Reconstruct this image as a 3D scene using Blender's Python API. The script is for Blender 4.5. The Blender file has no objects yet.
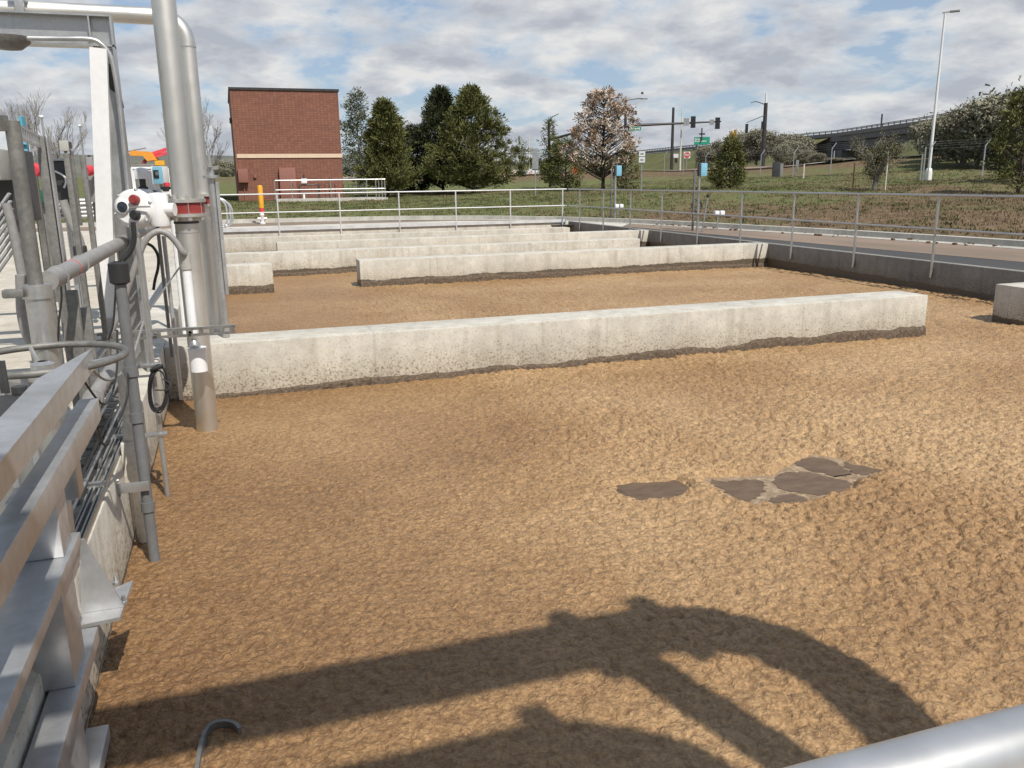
import bpy, bmesh, math, random
import numpy as np
from mathutils import Vector, Matrix
random.seed(7); RNG = np.random.default_rng(7)
SC = bpy.context.scene; COL = SC.collection
R = math.radians

# ------------------------------------------------------------------ camera
FPX, YAW, PITCH, ROLL, ZC = 835.57, 0.3186, 0.2400, -0.0131, 1.4056
def cam_axes():
    cy, sy, cp, sp = math.cos(YAW), math.sin(YAW), math.cos(PITCH), math.sin(PITCH)
    f = Vector((sy*cp, cy*cp, -sp)); r = Vector((cy, -sy, 0)); u = r.cross(f)
    cr, sr = math.cos(ROLL), math.sin(ROLL)
    return cr*r+sr*u, -sr*r+cr*u, f
CR, CU, CF = cam_axes(); CPOS = Vector((0, 0, ZC))
cd = bpy.data.cameras.new('camera'); cam = bpy.data.objects.new('camera', cd); COL.objects.link(cam)
cam.matrix_world = Matrix(((CR.x, CU.x, -CF.x, 0), (CR.y, CU.y, -CF.y, 0), (CR.z, CU.z, -CF.z, ZC), (0, 0, 0, 1)))
cd.sensor_width = 36; cd.lens = FPX/1024*36; cd.clip_start = 0.05; cd.clip_end = 4000
SC.camera = cam
def ray(u, v): return CF+CR*((u-512)/FPX)-CU*((v-384)/FPX)
def aty(u, v, y): d = ray(u, v); return CPOS+d*(y/d.y)          # survey helpers: a sight line met with a plane
def atx(u, v, x): d = ray(u, v); return CPOS+d*(x/d.x)
def atz(u, v, z): d = ray(u, v); return CPOS+d*((z-ZC)/d.z)
def pv(x, y, z): d = Vector((x, y, z))-CPOS; k = d.dot(CF); return (512+FPX*d.dot(CR)/k, 384-FPX*d.dot(CU)/k)

# ------------------------------------------------------------------ light
SUN = Vector((0.22, -0.73, 1.0)).normalized()
EL = math.asin(SUN.z); AZ = math.atan2(SUN.x, SUN.y)
W = bpy.data.worlds.new('World'); SC.world = W; W.use_nodes = True
def build_world():
    nt = W.node_tree; nt.nodes.clear(); N = nt.nodes.new; L = nt.links.new
    out = N('ShaderNodeOutputWorld'); bg = N('ShaderNodeBackground'); L(bg.outputs[0], out.inputs[0])
    sky = N('ShaderNodeTexSky'); sky.sky_type = 'NISHITA'; sky.sun_disc = False
    sky.sun_elevation = EL; sky.sun_rotation = AZ; sky.air_density = 1.0; sky.dust_density = 0.6; sky.ozone_density = 1.5
    tc = N('ShaderNodeTexCoord'); sep = N('ShaderNodeSeparateXYZ'); L(tc.outputs['Generated'], sep.inputs[0])
    ad = N('ShaderNodeMath'); ad.operation = 'ADD'; L(sep.outputs['Z'], ad.inputs[0]); ad.inputs[1].default_value = 0.26
    mx = N('ShaderNodeMath'); mx.operation = 'MAXIMUM'; L(ad.outputs[0], mx.inputs[0]); mx.inputs[1].default_value = 0.06
    dv = []
    for k in ('X', 'Y'):
        d = N('ShaderNodeMath'); d.operation = 'DIVIDE'; L(sep.outputs[k], d.inputs[0]); L(mx.outputs[0], d.inputs[1]); dv.append(d)
    cb = N('ShaderNodeCombineXYZ'); L(dv[0].outputs[0], cb.inputs[0]); L(dv[1].outputs[0], cb.inputs[1])
    def noise(scale, detail, rough, off, dist=0.0, sq=(1, 1, 1)):
        m = N('ShaderNodeMapping'); m.inputs['Location'].default_value = off; m.inputs['Scale'].default_value = sq
        L(cb.outputs[0], m.inputs[0]); n = N('ShaderNodeTexNoise'); n.inputs['Scale'].default_value = scale
        n.inputs['Detail'].default_value = detail; n.inputs['Roughness'].default_value = rough; n.inputs['Distortion'].default_value = dist
        L(m.outputs[0], n.inputs['Vector']); return n.outputs['Fac']
    def ramp(src, stops):
        r = N('ShaderNodeValToRGB'); L(src, r.inputs[0])
        while len(r.color_ramp.elements) < len(stops): r.color_ramp.elements.new(0.5)
        for e, (p, c) in zip(r.color_ramp.elements, stops): e.position = p; e.color = (*c, 1) if len(c) == 3 else c
        return r.outputs[0]
    cover = noise(3.0, 10, 0.56, (3.1, 1.7, 0), 0.1, (1.0, 0.85, 1))
    # broken cloud: looking level one sees cloud behind cloud, looking up the blue gaps open
    lev = N('ShaderNodeMapRange'); L(sep.outputs['Z'], lev.inputs[0]); lev.inputs[1].default_value = 0.0; lev.inputs[2].default_value = 0.55; lev.inputs[3].default_value = 0.045; lev.inputs[4].default_value = -0.12
    cv = N('ShaderNodeMath'); cv.operation = 'ADD'; L(cover, cv.inputs[0]); L(lev.outputs[0], cv.inputs[1])
    mask = ramp(cv.outputs[0], [(0.405, (0, 0, 0)), (0.465, (.55, .55, .55)), (0.54, (1, 1, 1))])
    sh0 = noise(4.2, 9, 0.58, (7.3, 2.2, 4.0), 0.15, (1.0, 1.0, 1)); shm = N('ShaderNodeMath'); shm.operation = 'MULTIPLY_ADD'; L(cv.outputs[0], shm.inputs[0]); shm.inputs[1].default_value = -0.75; shm.inputs[2].default_value = 0.42; sha = N('ShaderNodeMath'); sha.operation = 'ADD'; L(sh0, sha.inputs[0]); L(shm.outputs[0], sha.inputs[1]); shade = sha.outputs[0]
    ccol = ramp(shade, [(0.37, (4.5, 4.8, 5.4)), (0.45, (5.4, 5.65, 6.15)), (0.54, (6.4, 6.6, 6.85)), (0.63, (7.7, 7.7, 7.65))])
    # clear sky a little paler through thin high cloud
    thin = N('ShaderNodeMix'); thin.data_type = 'RGBA'; thin.inputs[0].default_value = 0.55
    L(sky.outputs[0], thin.inputs[6]); thin.inputs[7].default_value = (4.0, 5.15, 6.9, 1)
    m = N('ShaderNodeMix'); m.data_type = 'RGBA'; L(mask, m.inputs[0]); L(thin.outputs[2], m.inputs[6]); L(ccol, m.inputs[7])
    L(m.outputs[2], bg.inputs[0]); bg.inputs[1].default_value = 0.1
build_world()
sd = bpy.data.lights.new('sun', 'SUN'); so = bpy.data.objects.new('sun', sd); COL.objects.link(so)
sd.energy = 5.0; sd.angle = R(0.53); sd.color = (1, 0.95, 0.87)
so.rotation_euler = SUN.to_track_quat('Z', 'Y').to_euler(); so.location = (10, -30, 40)
SC.view_settings.view_transform = 'Standard'; SC.view_settings.look = 'None'
SC.view_settings.exposure = 0.0; SC.view_settings.gamma = 1.0; SC.view_settings.use_curve_mapping = False

# ------------------------------------------------------------------ materials
class NT:
    def __init__(s, name):
        s.m = bpy.data.materials.new(name); s.m.use_nodes = True; s.nt = s.m.node_tree
        s.b = s.nt.nodes['Principled BSDF']; s.pos = None
    def N(s, t, **kw):
        n = s.nt.nodes.new(t)
        for k, v in kw.items(): setattr(n, k, v)
        return n
    def L(s, a, b): s.nt.links.new(a, b)
    def P(s, world=True):
        if s.pos is None:
            s.pos = s.N('ShaderNodeNewGeometry').outputs['Position'] if world else s.N('ShaderNodeTexCoord').outputs['Object']
        return s.pos
    def mapped(s, scale=(1, 1, 1), loc=(0, 0, 0), rot=(0, 0, 0)):
        m = s.N('ShaderNodeMapping'); s.L(s.P(), m.inputs[0]); m.inputs['Scale'].default_value = scale
        m.inputs['Location'].default_value = loc; m.inputs['Rotation'].default_value = rot; return m.outputs[0]
    def noise(s, scale, detail=4, rough=.55, sq=(1, 1, 1), loc=(0, 0, 0), dist=0):
        n = s.N('ShaderNodeTexNoise'); s.L(s.mapped(sq, loc), n.inputs['Vector'])
        n.inputs['Scale'].default_value = scale; n.inputs['Detail'].default_value = detail
        n.inputs['Roughness'].default_value = rough; n.inputs['Distortion'].default_value = dist; return n.outputs['Fac']
    def voro(s, scale, feat='F1', sq=(1, 1, 1), out='Distance', rnd=1.0):
        n = s.N('ShaderNodeTexVoronoi', feature=feat); s.L(s.mapped(sq), n.inputs['Vector'])
        n.inputs['Scale'].default_value = scale; n.inputs['Randomness'].default_value = rnd; return n.outputs[out]
    def ramp(s, src, stops, interp='LINEAR'):
        r = s.N('ShaderNodeValToRGB'); s.L(src, r.inputs[0]); r.color_ramp.interpolation = interp
        while len(r.color_ramp.elements) < len(stops): r.color_ramp.elements.new(0.5)
        for e, (p, c) in zip(r.color_ramp.elements, stops):
            e.position = p; c = (c, c, c) if isinstance(c, (int, float)) else c; e.color = (*c[:3], 1)
        return r.outputs[0]
    def mix(s, fac, a, b, mode='MIX'):
        m = s.N('ShaderNodeMix', data_type='RGBA', blend_type=mode)
        for k, v in ((0, fac), (6, a), (7, b)):
            sock = m.inputs[k]
            if isinstance(v, (int, float)): sock.default_value = v if k == 0 else (v, v, v, 1)
            elif isinstance(v, tuple): sock.default_value = (*v[:3], 1)
            else: s.L(v, sock)
        return m.outputs[2]
    def math(s, op, a, b=None, c=None):
        m = s.N('ShaderNodeMath', operation=op)
        for i, v in enumerate((a, b, c)):
            if v is None: continue
            if isinstance(v, (int, float)): m.inputs[i].default_value = v
            else: s.L(v, m.inputs[i])
        return m.outputs[0]
    def z(s):
        n = s.N('ShaderNodeSeparateXYZ'); s.L(s.P(), n.inputs[0]); return n.outputs
    def col(s, v): (s.L(v, s.b.inputs['Base Color']) if not isinstance(v, tuple) else setattr(s.b.inputs['Base Color'], 'default_value', (*v[:3], 1)))
    def set(s, **kw):
        for k, v in kw.items():
            i = s.b.inputs[k.replace('_', ' ')]
            if isinstance(v, (int, float)): i.default_value = v
            elif isinstance(v, tuple): i.default_value = v
            else: s.L(v, i)
    def bump(s, h, strength=.5, dist=.01):
        b = s.N('ShaderNodeBump'); b.inputs['Strength'].default_value = strength; b.inputs['Distance'].default_value = dist
        s.L(h, b.inputs['Height']); s.L(b.outputs[0], s.b.inputs['Normal'])
M = {}
def paint(name, c, rough=.5, metal=0.0, var=.18, scale=6, dirt=.25, bump=0.0):
    t = NT(name); n = t.noise(scale, 6, .6); n2 = t.noise(scale*7, 3, .6, loc=(3, 1, 2))
    lo = tuple(x*(1-var) for x in c); hi = tuple(min(1, x*(1+var)) for x in c)
    k = t.ramp(n, [(.3, lo), (.7, hi)])
    d = t.ramp(n2, [(.35, 1-dirt), (.62, 1)]); t.col(t.mix(1, k, d, 'MULTIPLY'))
    t.set(Roughness=t.ramp(n, [(.3, max(0, rough-.1)), (.7, min(1, rough+.12))]), Metallic=metal)
    if bump: t.bump(n2, bump, .004)
    M[name] = t.m; return t.m
def concrete(name, c=(.54, .51, .445), band=False, wet=0.0):
    t = NT(name); o = t.z()
    n1 = t.noise(1.3, 8, .62); n2 = t.noise(9, 6, .65); st = t.noise(2.6, 6, .6, sq=(1.6, 1.6, .16))
    k = t.ramp(n1, [(.28, tuple(x*.80 for x in c)), (.72, tuple(x*1.12 for x in c))])
    k = t.mix(.55, k, t.ramp(n2, [(.3, .72), (.7, 1.15)]), 'MULTIPLY')
    k = t.mix(.3, k, t.ramp(st, [(.35, (.70, .67, .62)), (.55, (1, 1, 1))]), 'MULTIPLY')
    jn = t.math('ABSOLUTE', t.math('SUBTRACT', t.math('FRACT', t.math('MULTIPLY', o['X'], .41)), .5)); k = t.mix(1, k, t.ramp(jn, [(.0, .82), (.003, .88), (.005, 1)]), 'MULTIPLY')
    dr = t.noise(5.5, 5, .65, sq=(1, 1, .07), loc=(8, 3, 0)); k = t.mix(.36, k, t.ramp(dr, [(.36, (.62, .57, .50)), (.47, (1, 1, 1)), (.66, (1, 1, 1)), (.74, (1.12, 1.11, 1.09))]), 'MULTIPLY')
    v = t.voro(26); pits = t.ramp(v, [(.07, .25), (.13, 1)]); pm = t.ramp(t.noise(3.5, 3), [(.5, 0), (.62, 1)])
    k = t.mix(pm, k, t.mix(1, k, pits, 'MULTIPLY'))
    hb = t.math('ADD', t.math('MULTIPLY', n2, .5), t.math('MULTIPLY', pits, .25))
    if band:
        # tide marks left by the froth: speckled dirt climbing the face, a soaked strip at the bottom
        z = t.math('ADD', o['Z'], t.math('MULTIPLY', t.math('SUBTRACT', t.noise(3.2, 6, .65, sq=(1, 1, .3)), .5), .20))
        zz = t.math('ADD', t.math('MULTIPLY', z, 1.0), .5175)     # height above the froth
        d1 = t.ramp(zz, [(.0, 1.0), (.12, .75), (.42, .0)])
        sp = t.ramp(t.math('SUBTRACT', t.noise(44, 4, .7, loc=(2, 5, 1)), t.math('MULTIPLY', d1, .135)), [(.25, (.30, .24, .17)), (.34, (.74, .70, .63)), (.44, (1, 1, 1))])
        k = t.mix(.95, k, t.mix(1, k, sp, 'MULTIPLY')); k = t.mix(t.math('MULTIPLY', d1, .45), k, t.mix(1, k, (.62, .52, .40), 'MULTIPLY'))
        z2 = t.math('ADD', o['Z'], t.math('MULTIPLY', t.math('SUBTRACT', t.noise(1.6, 8, .72, loc=(4, 0, 0), sq=(1, 1, .2)), .5), .17))
        z2 = t.math('ADD', t.math('ADD', z2, .5175), t.math('MULTIPLY', o['X'], -.006)); z2 = t.math('ADD', z2, t.math('MULTIPLY', t.math('MINIMUM', t.math('MAXIMUM', t.math('SUBTRACT', o['Y'], 8.4), 0), 7), -.014))
        wetm = t.ramp(z2, [(.036, 1), (.05, 0)])
        mud = t.ramp(t.noise(55, 5, .7), [(.35, (.050, .036, .024)), (.65, (.13, .098, .062))])
        k = t.mix(wetm, k, mud)
        t.set(Roughness=t.ramp(wetm, [(0, .9), (1, .55)]))
    else: t.set(Roughness=.9)
    t.col(k); t.bump(hb, .35, .012); M[name] = t.m; return t.m
def make_materials():
    concrete('concrete'); concrete('basin_concrete', band=True); concrete('shaded_concrete', (.235, .225, .205), band=True); concrete('deck_concrete', (.52, .47, .39))  # the side wall's darker copy of basin concrete carries shade in its base colour
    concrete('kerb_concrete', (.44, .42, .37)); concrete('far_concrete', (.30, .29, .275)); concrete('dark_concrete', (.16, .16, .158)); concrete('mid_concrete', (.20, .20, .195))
    paint('aluminium', (.52, .525, .53), .42, .7, .10, 3, .14); paint('galvanised', (.48, .485, .48), .36, .75, .06, 5, .10)
    paint('galvanised_dull', (.205, .20, .185), .55, .4, .2, 6, .25)
    paint('stainless', (.66, .645, .60), .44, .93, .025, 1.5, .03); paint('white_paint', (.72, .72, .715), .42, 0, .03, 3, .05)
    paint('white_plastic', (.78, .79, .80), .4, 0, .04, 3, .07); paint('grey_plastic', (.15, .155, .158), .5, 0, .1, 4, .12)
    paint('pale_plastic', (.62, .58, .50), .55, 0, .1, 4, .2)
    paint('conduit_grey', (.29, .28, .27), .55, .1, .12, 5, .15); paint('black_rubber', (.022, .022, .023), .55, 0, .2, 6, .1)
    paint('red_paint', (.25, .035, .03), .45, 0, .15, 6, .2); paint('bright_red', (.62, .05, .07), .45, 0, .1, 4, .1)
    paint('teal_paint', (.05, .33, .42), .5, 0, .12, 4, .12); paint('sky_blue', (.20, .44, .57), .45, 0, .08, 4, .08)
    paint('dark_metal', (.055, .055, .056), .5, .2, .2, 6, .2); paint('grey_cabinet', (.26, .26, .255), .5, .1, .08, 2, .1)
    paint('pale_cabinet', (.42, .415, .38), .5, .1, .06, 2, .1)
    paint('yellow_paint', (.72, .36, .02), .5, 0, .08, 4, .18); paint('orange_paint', (.70, .28, .03), .5, 0, .1, 4, .15)
    paint('orange_plastic', (.75, .17, .05), .5); paint('green_sign', (.02, .30, .19), .5, 0, .05, 2, .03)
    paint('dark_green', (.012, .10, .05), .5, 0, .1, 2, .1); paint('rust_panel', (.25, .105, .078), .6, 0, .06, 2, .1)
    paint('cream_band', (.66, .50, .37), .7, 0, .06, 3, .1); paint('bright_rail', (.60, .61, .62), .45, .2, .08, 3, .1); paint('bronze_pole', (.05, .046, .045), .5, .3, .1, 3, .1)
    paint('car_white', (.70, .72, .73), .25); paint('car_glass', (.03, .04, .05), .08); paint('signal_black', (.02, .02, .021), .45)
    paint('signal_yellow', (.42, .22, .03), .5); paint('sign_white', (.72, .72, .72), .5, 0, .03, 2, .03); paint('sign_red', (.55, .06, .06), .5, 0, .05, 2, .03)
    paint('sign_back', (.36, .37, .38), .5, .4); paint('wood_brown', (.13, .065, .035), .8, 0, .2, 5, .3)
    paint('lamp_lens', (.85, .85, .85), .3, 0, .02); paint('bark', (.085, .065, .05), .9, 0, .3, 8, .4); paint('grey_bark', (.20, .185, .165), .9, 0, .25, 8, .3)
    paint('pale_bark', (.27, .255, .24), .9, 0, .2, 8, .3); paint('roof_trim', (.035, .032, .032), .5)
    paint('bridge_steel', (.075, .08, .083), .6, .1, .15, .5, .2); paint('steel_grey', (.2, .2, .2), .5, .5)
    # asphalt
    for nm, c in (('asphalt', (.052, .050, .048)), ('worn_asphalt', (.220, .162, .118)), ('road_concrete', (.52, .49, .43))):
        t = NT(nm); a = t.noise(.7, 7, .6, sq=(1, .3, 1)); b = t.noise(45, 4, .7)
        k = t.mix(.8, t.ramp(a, [(.3, tuple(x*.8 for x in c)), (.7, tuple(x*1.15 for x in c))]), t.ramp(b, [(.3, .78), (.7, 1.15)]), 'MULTIPLY')
        t.col(k); t.set(Roughness=.9); t.bump(b, .3, .006); M[nm] = t.m
    # brick facing, stack bond, 200 x 67 mm
    t = NT('brick_facing'); o = t.z(); cb = t.N('ShaderNodeCombineXYZ'); t.L(o['X'], cb.inputs[0]); t.L(o['Z'], cb.inputs[1])
    br = t.N('ShaderNodeTexBrick', offset=0.0, squash=1.0); t.L(cb.outputs[0], br.inputs['Vector'])
    br.inputs['Scale'].default_value = 1; br.inputs['Brick Width'].default_value = .20; br.inputs['Row Height'].default_value = .10
    br.inputs['Mortar Size'].default_value = .010; br.inputs['Bias'].default_value = 0
    br.inputs['Color1'].default_value = (.255, .104, .066, 1); br.inputs['Color2'].default_value = (.185, .077, .050, 1); br.inputs['Mortar'].default_value = (.115, .055, .042, 1)
    k = t.mix(.5, br.outputs[0], t.ramp(t.noise(.5, 5), [(.3, .8), (.7, 1.15)]), 'MULTIPLY')
    t.col(k); t.set(Roughness=.85); t.bump(br.outputs['Fac'], -.4, .01); M['brick_facing'] = t.m
    # froth on the basin
    t = NT('froth')
    o = t.z(); big = t.noise(.5, 5, .55, loc=(1.7, 4.2, 0)); mid = t.noise(6, 7, .66, dist=.4); fine = t.noise(40, 6, .70, dist=.5)
    wn = t.N('ShaderNodeTexNoise'); t.L(t.P(), wn.inputs['Vector']); wn.inputs['Scale'].default_value = 16; wn.inputs['Detail'].default_value = 3
    wv = t.N('ShaderNodeVectorMath', operation='SCALE'); t.L(wn.outputs['Color'], wv.inputs[0]); wv.inputs['Scale'].default_value = .07
    wa = t.N('ShaderNodeVectorMath', operation='ADD'); t.L(t.P(), wa.inputs[0]); t.L(wv.outputs[0], wa.inputs[1])
    def vor(sc):
        n = t.N('ShaderNodeTexVoronoi', feature='F1'); t.L(wa.outputs[0], n.inputs['Vector']); n.inputs['Scale'].default_value = sc; return n.outputs['Distance']
    v1, v2 = vor(27), vor(60)
    side = t.math('MULTIPLY', t.math('MINIMUM', t.math('MAXIMUM', t.math('SUBTRACT', o['X'], 1.7), -2.4), .9), .055)      # wetter, redder along the left wall
    tone = t.math('ADD', t.math('ADD', t.math('MULTIPLY', t.math('SUBTRACT', big, .5), .5), .5), side)
    base = t.ramp(tone, [(.34, (.250, .143, .064)), (.50, (.370, .230, .110)), (.62, (.475, .322, .172))])
    base = t.mix(.40, base, t.ramp(mid, [(.30, (.68, .62, .56)), (.50, (.98, .97, .96)), (.72, (1.18, 1.17, 1.15))]), 'MULTIPLY')
    base = t.mix(.82, base, t.ramp(fine, [(.32, (.58, .52, .46)), (.46, (.95, .94, .93)), (.66, (1.28, 1.27, 1.25))]), 'MULTIPLY')
    base = t.mix(.34, base, t.ramp(v1, [(.34, (1.06, 1.06, 1.06)), (.52, (.92, .90, .88)), (.74, (.40, .33, .27))]), 'MULTIPLY')
    base = t.mix(.5, base, t.ramp(v2, [(.30, (1.06, 1.06, 1.06)), (.70, (.60, .54, .48))]), 'MULTIPLY')
    sp = t.ramp(t.noise(80, 3, .6, loc=(9, 2, 0)), [(.70, 0), (.77, 1)]); base = t.mix(t.math('MULTIPLY', sp, .45), base, (.74, .66, .52))
    t.col(base); t.set(Roughness=t.ramp(fine, [(.35, .36), (.6, .62)]), Specular_IOR_Level=.4)
    hb = t.math('ADD', fine, t.math('ADD', t.math('MULTIPLY', v1, -.7), t.math('MULTIPLY', v2, -.45))); t.bump(hb, .75, .018); M['froth'] = t.m
    t = NT('dark_liquor'); n = t.noise(9, 5, .65, sq=(1, 2.2, 1)); t.col(t.ramp(n, [(.3, (.100, .067, .043)), (.7, (.160, .110, .072))]))
    t.set(Roughness=.45, Specular_IOR_Level=.12); t.bump(t.noise(30, 3), .12, .004); M['dark_liquor'] = t.m
    t = NT('grey_film'); n = t.noise(26, 5, .7); t.col(t.ramp(n, [(.3, (.17, .115, .07)), (.52, (.27, .195, .125)), (.68, (.40, .315, .22)), (.8, (.6, .54, .44))]))
    t.set(Roughness=.6, Specular_IOR_Level=.25); t.bump(n, .3, .006); M['grey_film'] = t.m
    t = NT('mud_crust'); n = t.noise(34, 6, .7); t.col(t.ramp(n, [(.3, (.040, .027, .018)), (.5, (.095, .066, .042)), (.72, (.19, .14, .09))])); t.set(Roughness=.8); t.bump(n, .8, .012); M['mud_crust'] = t.m
    # grass and bare soil
    t = NT('grass_ground'); a = t.noise(.18, 7, .62, loc=(3, 8, 0)); b = t.noise(1.6, 7, .68); f = t.noise(14, 5, .7); o = t.z()
    gr = t.ramp(b, [(.3, (.088, .106, .038)), (.5, (.128, .142, .056)), (.7, (.18, .17, .084))])
    so_ = t.ramp(b, [(.3, (.10, .068, .04)), (.55, (.165, .115, .07)), (.75, (.26, .19, .125))])
    w = t.math('ADD', t.math('MULTIPLY', t.math('SUBTRACT', a, .5), 1.7), t.math('MULTIPLY', t.math('SUBTRACT', b, .5), .9))
    w = t.math('ADD', w, t.math('MULTIPLY', t.math('SUBTRACT', o['X'], 19), .016)); w = t.math('ADD', t.math('SUBTRACT', w, t.math('MULTIPLY', t.math('SUBTRACT', o['Y'], 27), .022)), .10)
    near = t.math('MULTIPLY', t.math('MULTIPLY', t.math('MAXIMUM', t.math('SUBTRACT', 1, t.math('DIVIDE', t.math('ABSOLUTE', t.math('SUBTRACT', o['X'], 16.5)), 8.5)), 0), t.math('MINIMUM', t.math('MAXIMUM', t.math('SUBTRACT', 33, o['Y']), 0), 6)), .06); w = t.math('ADD', w, near)
    w = t.math('ADD', w, t.math('MINIMUM', t.math('MULTIPLY', t.math('MAXIMUM', t.math('SUBTRACT', o['Y'], 58), 0), .05), 2.2))
    k = t.mix(t.ramp(w, [(.02, 0), (.42, 1)]), gr, so_)
    k = t.mix(.8, k, t.ramp(f, [(.3, .6), (.7, 1.3)]), 'MULTIPLY'); t.col(k); t.set(Roughness=.95, Specular_IOR_Level=.1); t.bump(f, .8, .06); M['grass_ground'] = t.m
    t = NT('bank_grass'); b = t.noise(.25, 7, .65); f = t.noise(3, 5, .7)
    k = t.ramp(b, [(.3, (.085, .092, .036)), (.55, (.125, .125, .055)), (.72, (.18, .15, .085))]); t.col(t.mix(.7, k, t.ramp(f, [(.3, .65), (.7, 1.25)]), 'MULTIPLY'))
    t.set(Roughness=.95, Specular_IOR_Level=.1); M['bank_grass'] = t.m
    t = NT('far_hills'); b = t.noise(.02, 8, .65); t.col(t.ramp(b, [(.3, (.07, .08, .065)), (.7, (.15, .14, .105))])); t.set(Roughness=1); M['far_hills'] = t.m
    def leaf(name, c, var=.45, sc=2.2, trans=.15):
        t = NT(name); n = t.noise(sc, 4, .7); n2 = t.noise(9, 2)
        k = t.ramp(n, [(.3, tuple(x*(1-var) for x in c)), (.7, tuple(x*(1+var) for x in c))]); t.col(t.mix(.6, k, t.ramp(n2, [(.3, .65), (.7, 1.3)]), 'MULTIPLY'))
        t.set(Roughness=.8, Specular_IOR_Level=.15); M[name] = t.m
    leaf('pine_needles', (.112, .116, .040)); leaf('dark_needles', (.052, .060, .026)); leaf('grey_leaves', (.125, .135, .085)); leaf('olive_leaves', (.14, .13, .065))
    leaf('rusty_needles', (.235, .155, .095)); leaf('bleached_needles', (.56, .46, .38), .25); leaf('brush_twigs', (.25, .235, .17), .25); leaf('grass_blades', (.095, .098, .040), .4, .8); leaf('dry_blades', (.185, .140, .085), .3, .8)
make_materials()

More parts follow.
